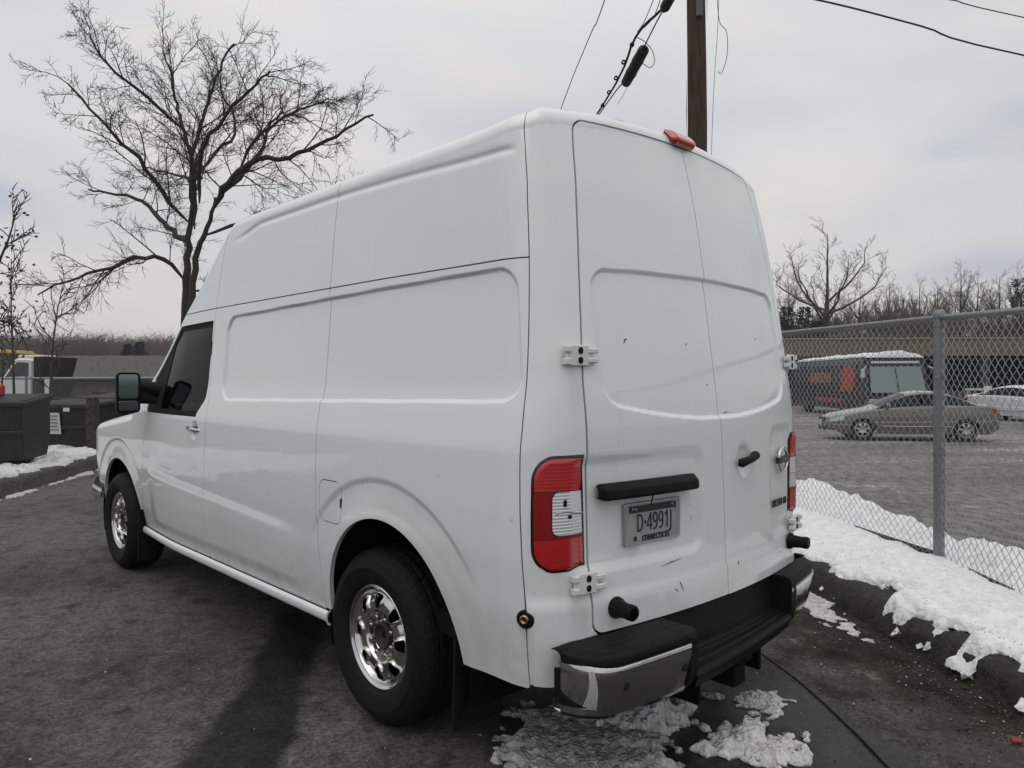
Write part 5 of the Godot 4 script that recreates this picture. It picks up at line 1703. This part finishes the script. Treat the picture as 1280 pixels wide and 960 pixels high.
	wire("cable", [far(896, -12, 11.35), far(899, 28, 11.35), far(908, 42, 11.3), far(909, 70, 11.3), far(902, 93, 11.35), far(897, 91, 11.35)], .005, black, "loose wire end dangling right of the pole")
	wire("cable", [far(899, -12, 11.4), far(897, 40, 11.4), far(892, 120, 11.4), far(888, 260, 11.4), Vector3(3.05, .0, -11.5)], .004, mat(lin(.06, .06, .06), .6), "thin ground wire hanging straight down right of the pole")

# ---------------------------------------------------------------- sedan
var car_top: Lut; var car_belt: Lut; var car_w: Lut; var car_tw: Lut
func car(u: float, v: float) -> Vector3:
	var z := clampf(u, -2.22, 2.22)
	var e := clampf((absf(u) - 2.22) / .3, 0.0, 1.0)
	var w := car_w.at(z); var by := car_belt.at(z); var ty := car_top.at(z); var tw := car_tw.at(z)
	var p := Vector3.ZERO
	if v < .5:
		var f := v / .5
		p = Vector3(w * (.955 + .055 * sin(f * PI * .8) - .012 * sm(.45, .5, f)), lerpf(.20 + .14 * sm(1.85, 2.25, absf(z)), by, f), z)
	elif v < .82:
		var f := (v - .5) / .32
		var w0 := w * (.955 + .055 * sin(PI * .8) - .012)
		p = Vector3(lerpf(w0, tw, f) + .03 * sin(f * PI), lerpf(by, ty - .045, f) + .012 * sin(f * PI), z)
	else:
		var f := (v - .82) / .18
		p = Vector3(tw * (1.0 - f), ty - .045 * (1.0 - f) * (1.0 - f), z)
	p.x *= 1.0 - e * .999
	p.z = z + signf(u) * .085 * sin(e * PI * .5)
	if e > 0.0: p.y = lerpf(p.y, .5, e * .15)
	return p

func car_side_glass(u: float, v: float) -> float:
	var p := car(u, v)
	var f := minf(v - .545, .775 - v) * 1.2
	f = minf(f, (p.z + 1.02 - (p.y - .9) * 1.75) * .5)
	return minf(f, (1.58 - (p.y - 1.0) * 1.55 - p.z) * .5)

func make_cars():
	car_top = lut([[-2.22, .70], [-2.0, .78], [-1.6, .865], [-1.15, .94], [-1.0, .98], [-.55, 1.21], [-.15, 1.37], [.2, 1.425], [.6, 1.42], [1.0, 1.355], [1.4, 1.20], [1.72, 1.08], [2.0, 1.06], [2.14, 1.03], [2.22, .95]], -2.25, 2.25, .05)
	car_belt = lut([[-2.22, .58], [-1.9, .70], [-1.4, .82], [-1.0, .885], [0, .925], [1.0, .965], [1.7, .985], [2.0, .97], [2.22, .85]], -2.25, 2.25, .06)
	car_w = lut([[-2.22, .66], [-2.0, .77], [-1.6, .85], [-.8, .875], [1.0, .875], [1.7, .84], [2.05, .77], [2.22, .68]], -2.25, 2.25, .06)
	car_tw = lut([[-2.22, .55], [-1.6, .66], [-1.1, .68], [-.5, .60], [0, .54], [1.0, .53], [1.6, .58], [2.0, .62], [2.22, .58]], -2.25, 2.25, .08)
	var paint := mat(lin(.125, .120, .110), .32, .35); paint.clearcoat_enabled = true; paint.clearcoat_roughness = .08
	var dark := mat(lin(.012, .012, .012), .6)
	var glass := mat(lin(.012, .017, .017), .10, 0.0, .15)
	var rubber := mat(lin(.018, .018, .018), .8)
	var alloy := mat(lin(.45, .45, .45), .35, .8)
	var t := thing("sedan", "grey four door sedan parked broadside beyond the wire fence", "car")
	var arch := func(u, v):
		var p := car(u, v)
		if v > .5: return 1.0
		return minf(Vector2(p.z + 1.36, p.y - .30).length(), Vector2(p.z - 1.34, p.y - .30).length()) - .345
	var seam := func(u, v):
		var p := car(u, v)
		var f := 1.0
		if v < .55 and p.y > .27:
			for z in [-.92, .18, 1.12]: f = minf(f, absf(p.z - z - (.12 * (p.y - .6) if z > 1.0 else 0.0)) - .006)
		return f
	for s in [1.0, -1.0]:
		var mir := Vector3(s, 1, 1)
		var pf := func(u, v): return car(u, v) * mir
		part("body", skin(pf, func(u, v):
			var f := minf(minf(arch.call(u, v), seam.call(u, v)), -.004 - car_side_glass(u, v))
			if v > .76: f = minf(f, -minf(minf(v - .80, 2.0), minf(u + .98 - .04, -.18 - u)))
			if v > .76: f = minf(f, -minf(minf(v - .80, 2.0), minf(u - 1.02, 1.62 - u)))
			return f, -2.52, 2.52, 0.0, .9999, .022, -s, .03), paint, t)
		part("side_window", skin(func(u, v): return (car(u, v) - Vector3(.012, 0, 0)) * mir, func(u, v): return minf(car_side_glass(u, v) + .012, absf(u - .2) - .025), -1.1, 1.7, .5, .82, .03, -s), glass, t)
		part("windscreen", skin(func(u, v): return (car(u, v) - Vector3(0, .008, 0)) * mir, func(u, v): return 1.0, -.99, -.15, .78, .9999, .03, -s), glass, t)
		part("rear_window", skin(func(u, v): return (car(u, v) - Vector3(0, .008, 0)) * mir, func(u, v): return 1.0, .99, 1.66, .78, .9999, .03, -s), glass, t)
		part("headlight", skin(func(u, v): return (car(u, v) + Vector3(.004, .006, -.006)) * mir, func(u, v): return minf(-rrect(v - .43, (u + 2.10) * .5, .065, .13, .04), 1.0), -2.42, -1.75, .3, .56, .016, -s, .02), mat(lin(.5, .52, .53), .1, .6), t)
		part("tail_lamp", skin(func(u, v): return (car(u, v) + Vector3(.006, .0, .006)) * mir, func(u, v): return -rrect(v - .44, (u - 2.16) * .5, .05, .09, .03), 1.9, 2.4, .3, .56, .016, -s, .02), mat(lin(.3, .01, .01), .2), t)
		var mg := G.new(); mg.box(Vector3(s * .97, 1.0, -.72), Vector3(.2, .13, .1), .03)
		part("door_mirror", mg, paint, t)
		for z in [-.02, .95]:
			var hg := G.new(); hg.box(Vector3(s * .885, .83, z), Vector3(.03, .03, .15), .01)
			part("door_handle", hg, paint, t)
		var tr := G.new()
		tr.tube(PackedVector3Array([Vector3(s * .885, .42, -.9), Vector3(s * .888, .42, .2), Vector3(s * .88, .42, .95)]), PackedFloat32Array([.012, .014, .012]), 6)
		part("side_moulding", tr, alloy, t)
	var inner := G.new()
	inner.box(Vector3(0, .5, 0), Vector3(1.3, .45, 3.9), .1)
	for x in [-.36, .36]:
		for z in [-.05, .85]: inner.box(Vector3(x, .95, z + .1), Vector3(.45, .5, .14), .05)
	part("interior", inner, dark, t)
	var gr := G.new()
	gr.box(Vector3(0, .60, -2.285), Vector3(.75, .09, .05), .02)
	gr.box(Vector3(0, .34, -2.27), Vector3(.95, .14, .06), .02)
	part("grille", gr, dark, t)
	var lp := G.new(); lp.box(Vector3(.0, .47, -2.325), Vector3(.31, .16, .02), .004)
	part("licence_plate", lp, mat(lin(.33, .48, .68), .5), t)
	var tyre := G.new()
	tyre.lathe(PackedVector2Array([Vector2(.21, .0), Vector2(.24, .018), Vector2(.29, .016), Vector2(.312, -.01), Vector2(.315, -.10), Vector2(.312, -.18), Vector2(.29, -.2), Vector2(.2, -.19)]), 40, Vector3.ZERO, Basis(), -1.0)
	var spoke := skin(func(r, a):
		return Vector3(-.015 + .02 * sm(.02, .12, r) - .02 * sm(.12, .2, r), r * cos(a * 10.0), r * sin(a * 10.0)),
		func(r, a):
			var b := fposmod(a * 10.0 + .314, TAU / 7.0) - .449
			return maxf(.022 + .010 * sm(.2, .06, r) - absf((fposmod(a * 10.0, TAU / 7.0) - TAU / 14.0) * r), maxf(r - .185, .07 - r)), .002, .212, 0.0, TAU / 10.0, .006, 1.0, .03)
	var wb := G.new(); wb.lathe(PackedVector2Array([Vector2(.205, -.07), Vector2(0, -.07)]), 24)
	var wm := [["tyre", tyre.mesh(rubber), rubber], ["rim", spoke.mesh(alloy), alloy], ["brake_disc", wb.mesh(dark), dark]]
	for z in [-1.36, 1.34]:
		for s in [-1.0, 1.0]:
			var o := Node3D.new(); o.name = numbered_in(t, "wheel"); t.add_child(o, true)
			o.position = Vector3(s * .80, .315, z); o.rotation.y = 0.0 if s > 0 else PI
			for q in wm: part(q[0], q[1], q[2], o)
	t.scale = Vector3.ONE * .96
	t.position = Vector3(11.05, -.19, -20.8)
	t.rotation.y = atan2(.98, -.186) if false else deg_to_rad(79.0)
	# white sedan behind it
	var c := copy(t, "white sedan nose partly hidden behind the grey sedan's boot", Vector3(20.7, -.19, -29.6), deg_to_rad(205.0))
	var white := mat(lin(.6, .62, .63), .3); white.clearcoat_enabled = true
	for k in c.get_children():
		if String(k.name).begins_with("body") or String(k.name).begins_with("door_"): (k as MeshInstance3D).material_override = white
	var c2 := copy(t, "dark blue car at the right border beyond the fence", Vector3(24.0, -.19, -32.5), deg_to_rad(190.0))
	var blue := mat(lin(.03, .045, .08), .3); blue.clearcoat_enabled = true
	for k in c2.get_children():
		if String(k.name).begins_with("body") or String(k.name).begins_with("door_"): (k as MeshInstance3D).material_override = blue

# ---------------------------------------------------------------- coach and depot
func make_lot():
	var black := mat(lin(.010, .010, .011), .45)
	var glass := mat(lin(.03, .04, .042), .05); glass.clearcoat_enabled = true
	var snow := snow_mat(111)
	var rubber := mat(lin(.018, .018, .018), .8)
	# coach heading towards the camera
	var t := thing("coach", "black motor coach with snowy white roof and red emblem beyond the fence", "bus", Vector3(15.65, -.19, -30.0), deg_to_rad(-5.0))
	var body := G.new(); var rows := []
	for i in 14:   # rows along z
		var z := lerpf(0.0, -10.5, i / 13.0)
		var slope := .32 * (1.0 - sm(0.0, -.9, z))
		var row := PackedVector3Array()
		for q in [[1.24, .35], [1.27, .9], [1.26, 1.6], [1.22, 2.35], [1.1, 2.62], [.8, 2.68], [0, 2.70], [-.8, 2.68], [-1.1, 2.62], [-1.22, 2.35], [-1.26, 1.6], [-1.27, .9], [-1.24, .35]]:
			row.append(Vector3(q[0], q[1], z - (slope * maxf(0.0, q[1] - 1.0) if i == 0 else 0.0)))
		rows.append(row)
	body.grid(rows, -1.0)
	var fpoly := [[1.24, .35], [1.27, .9], [1.26, 1.6], [1.22, 2.35], [1.1, 2.62], [.8, 2.68], [-.8, 2.68], [-1.1, 2.62], [-1.22, 2.35], [-1.26, 1.6], [-1.27, .9], [-1.24, .35]]
	var cen := Vector3(0, 1.3, -.09)
	for i in fpoly.size():
		var a: Array = fpoly[i]; var b: Array = fpoly[(i + 1) % fpoly.size()]
		body.tri(cen, Vector3(a[0], a[1], -.32 * maxf(0.0, a[1] - 1.0)), Vector3(b[0], b[1], -.32 * maxf(0.0, b[1] - 1.0)))
	part("body", body, black, t)
	var ws := G.new()
	ws.quad(Vector3(-1.08, 1.12, .09), Vector3(1.08, 1.12, .09), Vector3(1.0, 2.2, -.30), Vector3(-1.0, 2.2, -.30))
	part("windscreen", ws, mat(lin(.16, .21, .20), .12), t)
	var wp := G.new(); wp.box(Vector3(0, 1.68, -.09), Vector3(.03, 1.1, .03), 0.0, Basis(Vector3.RIGHT, -.34))
	part("windscreen_pillar", wp, black, t)
	var db := G.new(); db.box(Vector3(0, 2.36, -.30), Vector3(1.9, .10, .06), .01, Basis(Vector3.RIGHT, -.3))
	part("destination_strip", db, mat(lin(.45, .46, .46), .6), t)
	for k in 5:
		var wg := G.new(); wg.box(Vector3(-1.255, 1.95, -1.9 - 1.75 * k), Vector3(.03, .75, 1.6), .01)
		part("window", wg, glass, t)
	for s in [-1.0, 1.0]:
		var hl := G.new(); hl.box(Vector3(s * .95, .78, .04), Vector3(.36, .18, .08), .03)
		part("headlight", hl, mat(lin(.5, .5, .5), .2, .5), t)
		var mr := G.new(); mr.box(Vector3(s * 1.42, 1.9, .12), Vector3(.14, .36, .12), .03); mr.rod(Vector3(s * 1.2, 2.2, -.1), Vector3(s * 1.42, 2.05, .12), .025)
		part("mirror", mr, mat(lin(.5, .5, .5), .4), t)
		for z in [-2.6, -8.0]:
			var w := G.new(); w.lathe(PackedVector2Array([Vector2(0, .03), Vector2(.27, .03), Vector2(.30, .05), Vector2(.46, .05), Vector2(.48, 0), Vector2(.48, -.28), Vector2(0, -.28)]), 28, Vector3(s * 1.22, .48, z), Basis(Vector3.UP, 0.0 if s > 0 else PI))
			part("wheel", w, rubber, t)
	var rd := G.new(); rd.box(Vector3(-1.27, .72, -4.5), Vector3(.02, .16, 3.8), .005)
	part("red_stripe", rd, mat(lin(.30, .02, .02), .4), t)
	var em := G.new()
	em.prism(PackedVector2Array([Vector2(-.42, -.55), Vector2(-.30, -.62), Vector2(-.12, -.45), Vector2(.10, -.62), Vector2(.34, -.5), Vector2(.40, -.15), Vector2(.46, .15), Vector2(.30, .38), Vector2(.06, .55), Vector2(-.16, .48), Vector2(-.40, .25), Vector2(-.34, -.1)]), 0.0, .02, Transform3D(Basis(Vector3(0, 0, 1), Vector3(0, 1, 0), Vector3(-1, 0, 0)), Vector3(-1.27, 1.72, -2.0)) * Transform3D(Basis().scaled(Vector3(2.0, 1, 1)), Vector3.ZERO))
	part("red_emblem", em, mat(lin(.36, .045, .025), .5), t)
	words("coach_letters", "ARROW", .50, 1.25, mat(lin(.36, .19, .07), .5), t, Transform3D(Basis(Vector3(0, 0, 1), Vector3(0, 1, 0), Vector3(-1, 0, 0)), Vector3(-1.285, 1.72, -5.6)))
	var sn := G.new(); var srows := []
	for i in 30:
		var row := PackedVector3Array()
		for j in 9:
			var x := lerpf(-1.16, 1.16, j / 8.0); var z := -.36 - 10.0 * i / 29.0
			row.append(Vector3(x, 2.58 + .12 * sin(PI * j / 8.0) + .16 * sqrt(maxf(0.0, sin(PI * j / 8.0))) * (.7 + .4 * nz(z, x, .9)), z))
		if i == 0:
			var base := PackedVector3Array()
			for p in row: base.append(Vector3(p.x, 2.56, p.z + .03))
			srows.append(base)
		srows.append(row)
	sn.grid(srows, 1.0)
	single("roof_snow", sn, snow, "strip of white snow lying on the black coach's roof", "snow").transform = t.transform
	# depot: long low open building
	var d := thing("bus_depot", "long low depot with tan fascia and dark open bays behind the coach", "building", Vector3(12.0, -.2, -47.0), deg_to_rad(-3.0))
	var tan_m := rough_mat(lin(.20, .165, .115), .9, 112, .3, 2.0, .5)
	var dk := mat(lin(.02, .02, .021), .9)
	var fg := G.new(); fg.box(Vector3(30, 3.62, 0), Vector3(64, 1.05, .35), .03)
	part("fascia", fg, tan_m, d)
	var co := G.new(); co.box(Vector3(30, 4.19, 0), Vector3(64.2, .09, .5), .02)
	part("coping", co, mat(lin(.30, .17, .10), .8), d)
	var rf := G.new(); rf.box(Vector3(30, 3.5, -9), Vector3(64, .25, 17.6))
	part("roof", rf, dk, d)
	var bw := G.new(); bw.box(Vector3(30, 1.6, -17.5), Vector3(64, 3.4, .3))
	part("back_wall", bw, mat(lin(.035, .035, .035), .9), d)
	for x in [-1.85, 61.85]:
		var sw := G.new(); sw.box(Vector3(x, 1.6, -9), Vector3(.3, 3.4, 17))
		part("side_wall", sw, tan_m, d)
	for k in 11:
		var pg := G.new(); pg.box(Vector3(-1.4 + 6.28 * k, 1.55, .0), Vector3(.34, 3.1, .34), .02)
		part("column", pg, mat(lin(.05, .05, .05), .8), d)
	for k in 10:
		var kg := G.new(); kg.box(Vector3(1.74 + 6.28 * k, .45, -.3), Vector3(5.6, .9, .12), .01)
		part("parapet", kg, rough_mat(lin(.075, .075, .075), .9, 113, .3, 1.5, .3), d)
	var sg := thing("sign", "small white sign on a post right of the grey sedan's roof", "sign", Vector3(19.6, -.2, -30.5))
	var s1 := G.new(); s1.rod(Vector3.ZERO, Vector3(0, 1.5, 0), .03, 8); part("post", s1, mat(lin(.2, .2, .2), .6), sg)
	var s2 := G.new(); s2.box(Vector3(0, 1.22, .04), Vector3(.34, .34, .02), .004); part("panel", s2, mat(lin(.72, .72, .70), .6), sg)
	var gd := thing("guard_rail", "pale metal guard rail running right from the small white sign", "guard rail", Vector3(20.4, -.2, -32.0))
	var g1 := G.new(); g1.tube(PackedVector3Array([Vector3(-.8, 1.22, 0), Vector3(6, 1.22, 0)]), PackedFloat32Array([.05, .05]), 8); part("rail", g1, mat(lin(.4, .4, .4), .5), gd)
	for k in 4:
		var g2 := G.new(); g2.rod(Vector3(-.7 + 2.1 * k, 0, 0), Vector3(-.7 + 2.1 * k, 1.25, 0), .05, 8); part("post", g2, mat(lin(.3, .3, .3), .5), gd)

# ---------------------------------------------------------------- left side: dumpsters, post, truck, bus, building
func dumpster(label: String, at: Vector3, turn: float, w: float, h: float, dp: float, m: Material, group: String) -> Node3D:
	var t := thing("dumpster", label, "dumpster", at, turn, group)
	var dark := mat(lin(.012, .012, .012), .7)
	var prof := PackedVector2Array([Vector2(-dp * .38, 0), Vector2(dp * .40, 0), Vector2(dp * .5, h * .92), Vector2(-dp * .5, h), Vector2(-dp * .5, h * .3)])
	var x := Transform3D(Basis(Vector3(0, 0, 1), Vector3(0, 1, 0), Vector3(1, 0, 0)), Vector3.ZERO)
	var g := G.new(); g.prism(prof, -w * .5, w * .5, x, .015)
	part("tub", g, m, t)
	var rim := G.new()
	rim.box(Vector3(0, h * .90, dp * .505), Vector3(w + .06, .07, .05), .012)
	rim.box(Vector3(0, h * .45, dp * .465), Vector3(w + .02, .06, .05), .012, Basis(Vector3.RIGHT, .1))
	for s in [-1.0, 1.0]:
		rim.box(Vector3(s * (w * .5 + .012), h * .94, 0), Vector3(.05, .07, dp), .012, Basis(Vector3.RIGHT, .08))
		rim.box(Vector3(s * (w * .5 - .03), h * .4, dp * .455), Vector3(.06, h * .78, .04), .01, Basis(Vector3.RIGHT, .12))
	part("rim", rim, m, t)
	for s in [-1.0, 1.0]:
		var fp := G.new(); fp.box(Vector3(s * (w * .5 + .07), h * .5, 0), Vector3(.14, .16, dp * .85), .015)
		if s < 0.0 or h > 3.0: part("fork_pocket", fp, m, t)
		var lid := G.new(); lid.box(Vector3(s * w * .252, h * .975, 0), Vector3(w * .49, .045, dp * 1.04), .015, Basis(Vector3.RIGHT, .075))
		part("lid", lid, dark, t)
		for z in [-1.0, 1.0]:
			var ca := G.new()
			ca.lathe(PackedVector2Array([Vector2(0, -.03), Vector2(.075, -.03), Vector2(.085, -.015), Vector2(.085, .015), Vector2(.075, .03), Vector2(0, .03)]), 16, Vector3(s * w * .4, -.06, z * dp * .28))
			ca.box(Vector3(s * w * .4, -.0, z * dp * .28), Vector3(.1, .06, .1), .01)
			part("caster", ca, dark, t)
	return t

func make_left():
	var green := rough_mat(lin(.010, .028, .018), .6, 121, .5, .8, .3, false)
	var brown := rough_mat(lin(.030, .027, .025), .75, 122, .5, .8, .4, false)
	var paper := mat(lin(.55, .55, .53), .8)
	dumpster("large dark green dumpster on casters at the left border", Vector3(-8.30, .32, -11.15), deg_to_rad(14.0), 2.0, .93, 1.2, green, "")
	var d2 := dumpster("dark brown dumpster with a white paper notice, just behind the green one", Vector3(-8.42, .24, -14.3), deg_to_rad(-12.0), 1.35, .86, 1.0, brown, "")
	var pg := G.new(); pg.box(Vector3(-.06, .46, .505), Vector3(.33, .40, .012), .002, Basis(Vector3.RIGHT, .12)); part("paper_notice", pg, paper, d2)
	for k in 5:
		var ln := G.new(); ln.box(Vector3(-.06, .60 - .065 * k, .537 - .008 * k - .0), Vector3(.25 - .03 * (k % 2), .018, .006), 0.0, Basis(Vector3.RIGHT, .12)); part("print_line", ln, mat(lin(.12, .12, .12), .8), d2)
	for x in [-.45, .28]:
		var tg := G.new(); tg.box(Vector3(x, .72, .545), Vector3(.14, .07, .012), .002); part("sticker", tg, paper, d2)
	var d3 := dumpster("dark brown dumpster with one white sticker beside the wooden post", Vector3(-8.05, .28, -15.3), deg_to_rad(-22.0), 1.5, .92, 1.0, brown, "")
	var s3 := G.new(); s3.box(Vector3(.12, .62, .53), Vector3(.36, .17, .012), .002, Basis(Vector3.FORWARD, -.25)); part("sticker", s3, paper, d3)
	# clutter on and behind them
	var wood := rough_mat(lin(.085, .07, .058), .9, 123, .5, .3, .6)
	var po := G.new(); po.box(Vector3(0, .45, 0), Vector3(.17, 1.15, .15), .015)
	var pt := thing("wooden_post", "weathered square wooden post standing in the snow by the dumpsters", "post", Vector3(-7.60, .18, -13.4))
	part("post", po, wood, pt)
	for y in [.25, .55, .85]:
		var bo := G.new(); bo.lathe(PackedVector2Array([Vector2(.02, 0), Vector2(.016, .012), Vector2(0, .014)]), 8, Vector3(.0, y, .076), Basis(Vector3.UP, -PI * .5)); part("bolt", bo, mat(lin(.06, .05, .045), .6, .8), pt)
	var can := thing("fuel_can", "red fuel can standing on the green dumpster's lid", "fuel can", Vector3(-7.78, 1.255, -11.2), .4)
	var c1 := G.new(); c1.box(Vector3(0, .10, 0), Vector3(.17, .19, .12), .03); part("can", c1, mat(lin(.35, .02, .03), .5), can)
	var c2 := G.new(); c2.tube(PackedVector3Array([Vector3(-.06, .18, 0), Vector3(-.05, .24, 0), Vector3(.04, .24, 0), Vector3(.06, .18, 0)]), PackedFloat32Array([.013, .013, .013, .013]), 6); part("handle", c2, mat(lin(.35, .02, .03), .5), can)
	var c3 := G.new(); c3.rod(Vector3(.05, .18, 0), Vector3(.06, .40, 0), .012, 6); part("spout", c3, mat(lin(.03, .03, .03), .6), can)
	rt.seed = 801
	for k in 6:   # boards piled behind the dumpsters
		var b := G.new(); b.box(Vector3.ZERO, Vector3(rt.randf_range(1.4, 2.4), .05, .18), .008)
		var o := single("board", b, rough_mat(lin([.16, .10, .07, .05, .12, .06][k], [.11, .065, .05, .035, .09, .045][k], [.07, .045, .035, .028, .07, .035][k]), .9, 130 + k, .4, .3, .3), ["pale tan board on top of the pile behind the brown dumpster", "brown board second in the pile behind the dumpsters", "dark board lying across the pile behind the dumpsters", "nearly black board low in the pile behind the dumpsters", "greyish board at the right end of the board pile", "dark brown board leaning at the back of the pile"][k], "board", "boards piled behind the dumpsters")
		o.position = Vector3(-8.7 + .42 * k, 1.12 + .05 * (k % 3), -16.0 + .12 * k); o.rotation = Vector3(rt.randf_range(-.2, .2), rt.randf_range(-.4, .4), rt.randf_range(-.1, .12))
	# grey-roofed building
	var sh := rough_mat(lin(.15, .142, .135), .95, 124, .4, .6, .6)
	var wl := rough_mat(lin(.21, .195, .145), .9, 125, .25, 1.5, .4)
	var b := thing("low_building", "low building with grey shingle roof and pale olive wall at the left", "building", Vector3(-18.5, 0, -40.0), deg_to_rad(3.0))
	var w1 := G.new(); w1.box(Vector3(0, .7, -3), Vector3(14.0, 1.85, 6), .02)
	part("wall", w1, wl, b)
	for k in 24:
		var ba := G.new(); ba.box(Vector3(-6.9 + .6 * k, .68, .02), Vector3(.05, 1.78, .05), .008)
		part("batten", ba, wl, b)
	for k in 9:   # shingle courses
		var c := G.new(); var f := k / 9.0
		for j in 36:
			c.box(Vector3(-7.3 + .41 * j + .2 * (k % 2), 1.66 + 1.25 * f + .02 * nz(j * 3.0, k, 1.0), .45 - 3.2 * f), Vector3(.40, .03, .50), .0, Basis(Vector3.RIGHT, .42))
		part("shingle_course", c, sh, b)
	var rk := G.new(); rk.box(Vector3(0, 2.2, -3.0), Vector3(14.6, .3, .4), .05)
	rk.quad(Vector3(-7.3, 2.85, -2.7), Vector3(7.3, 2.85, -2.7), Vector3(7.3, 1.6, -6.4), Vector3(-7.3, 1.6, -6.4))
	part("rear_roof", rk, sh, b)
	var gu := G.new(); gu.box(Vector3(0, 1.60, .62), Vector3(14.8, .10, .10), .02)
	part("gutter", gu, mat(lin(.22, .21, .19), .6), b)
	var ch := G.new(); ch.box(Vector3(1.3, 3.0, -2.6), Vector3(.3, .5, .3), .02)
	part("chimney", ch, mat(lin(.5, .5, .5), .8), b)
	# white utility truck
	var white := mat(lin(.62, .63, .63), .35); white.clearcoat_enabled = true
	var glass := mat(lin(.02, .025, .025), .06); glass.clearcoat_enabled = true
	var dark := mat(lin(.015, .014, .013), .8)
	var t := thing("pickup_truck", "white work truck with dark dump bed behind the green dumpster", "truck", Vector3(-19.5, 0, -30.0), deg_to_rad(2.0))
	var x := Transform3D(Basis(), Vector3.ZERO)
	var bo := G.new()
	bo.prism(PackedVector2Array([Vector2(-2.6, .5), Vector2(.62, .5), Vector2(.62, 1.62), Vector2(-.55, 1.58), Vector2(-.62, 1.50), Vector2(-2.3, 1.42), Vector2(-2.55, 1.3)]), -1.0, 1.0, x, .05)
	bo.prism(PackedVector2Array([Vector2(-.62, 1.5), Vector2(.62, 1.6), Vector2(.62, 2.28), Vector2(.50, 2.36), Vector2(.02, 2.36), Vector2(-.1, 2.3)]), -.92, .92, x, .06)
	part("cab", bo, white, t)
	var gl := G.new()
	gl.prism(PackedVector2Array([Vector2(-.45, 1.62), Vector2(.46, 1.66), Vector2(.46, 2.2), Vector2(.03, 2.22), Vector2(-.02, 2.18)]), .90, .935, x, .01)
	part("side_window", gl, glass, t)
	var lb := G.new(); lb.box(Vector3(.3, 2.43, 0), Vector3(.9, .16, 1.2), .04)
	part("roof_beacon", lb, mat(lin(.55, .55, .55), .5), t)
	var bed := G.new()
	bed.prism(PackedVector2Array([Vector2(.72, .75), Vector2(1.0, .75), Vector2(1.05, 1.5), Vector2(1.28, 2.42), Vector2(.72, 2.42)]), -1.05, 1.05, x, .03)
	part("dump_bed", bed, dark, t)
	var lower := G.new(); lower.prism(PackedVector2Array([Vector2(.70, .62), Vector2(1.02, .62), Vector2(1.06, 1.48), Vector2(.70, 1.48)]), .9, 1.10, x, .02)
	part("bed_side", lower, rough_mat(lin(.075, .055, .045), .8, 126, .5, .6, .3), t)
	var tlp := G.new(); tlp.box(Vector3(1.25, 1.15, 1.0), Vector3(.24, .75, .1), .02)
	part("tail_panel", tlp, white, t)
	for q in [-1.7, 1.0]:
		for s in [-1.0, 1.0]:
			var w := G.new(); w.lathe(PackedVector2Array([Vector2(0, .02), Vector2(.24, .02), Vector2(.27, .04), Vector2(.40, .04), Vector2(.42, .0), Vector2(.42, -.2), Vector2(0, -.2)]), 24, Vector3(q, .42, s * .98), Basis(Vector3.UP, -PI * .5 if s > 0 else PI * .5))
			part("wheel", w, dark, t)
	var dr := G.new(); dr.box(Vector3(-2.0, 1.05, 1.02), Vector3(.5, .28, .03), .02)
	part("door_emblem", dr, mat(lin(.10, .13, .13), .6), t)
	# school bus
	var yel := rough_mat(lin(.42, .25, .02), .5, 127, .15, 1.0, 0.0)
	var sbus := thing("school_bus", "yellow bus end showing over the white truck at the left border", "bus", Vector3(-28.9, 0, -38.5), deg_to_rad(4.0))
	var sb := G.new()
	sb.box(Vector3(0, 1.25, 0), Vector3(6.6, 1.5, 2.4), .12)
	part("body", sb, mat(lin(.03, .035, .05), .5), sbus)
	var rfo := G.new(); rfo.box(Vector3(0, 2.88, 0), Vector3(6.7, .36, 2.5), .17)
	part("roof", rfo, yel, sbus)
	var gw := G.new(); gw.box(Vector3(0, 2.35, 0), Vector3(6.5, .85, 2.3), .05)
	part("window_band", gw, glass, sbus)
	for k in 8:
		var pl := G.new(); pl.box(Vector3(-3.2 + .91 * k, 2.33, 1.17), Vector3(.10, .82, .08), .01)
		part("window_pillar", pl, yel if k < 2 else mat(lin(.10, .10, .11), .5), sbus)

func _ready():
	# camera
	var cam := Camera3D.new()
	cam.name = "camera"
	add_child(cam)
	cam.position = Vector3(0, 1.517, 0)
	cam.rotation_degrees = Vector3(-.392, 0, -.097)
	cam.fov = 54.86; cam.near = .05; cam.far = 1500.0
	cam.current = true
	# sky, exposure
	fb.seed = 17; fb.frequency = 1.0; fb.fractal_octaves = 3
	var we := WorldEnvironment.new(); we.name = "environment"
	var e := Environment.new()
	e.background_mode = Environment.BG_SKY
	e.sky = make_sky()
	e.background_energy_multiplier = 1.0
	e.tonemap_mode = Environment.TONE_MAPPER_LINEAR
	e.tonemap_exposure = .88
	e.sdfgi_enabled = true; e.ssao_enabled = true; e.ssil_enabled = true
	e.fog_enabled = true; e.fog_density = .0006; e.fog_light_color = Color(.78, .80, .83)
	we.environment = e
	add_child(we)
	# the sun behind thick cloud, high on the left behind the camera
	var sun := DirectionalLight3D.new(); sun.name = "sun"
	sun.light_energy = .30; sun.light_angular_distance = 60.0; sun.light_color = Color(1.0, .985, .96)
	sun.shadow_enabled = true
	add_child(sun)
	sun.look_at_from_position(Vector3(-2.0, 9.0, 3.0), Vector3.ZERO)
	# setting, then things
	make_ground()
	make_hills()
	make_lot()
	make_van()
	make_snow()
	make_fence()
	make_pole()
	make_cars()
	make_left()
	make_big_tree()
	make_far_trees()
	make_saplings()
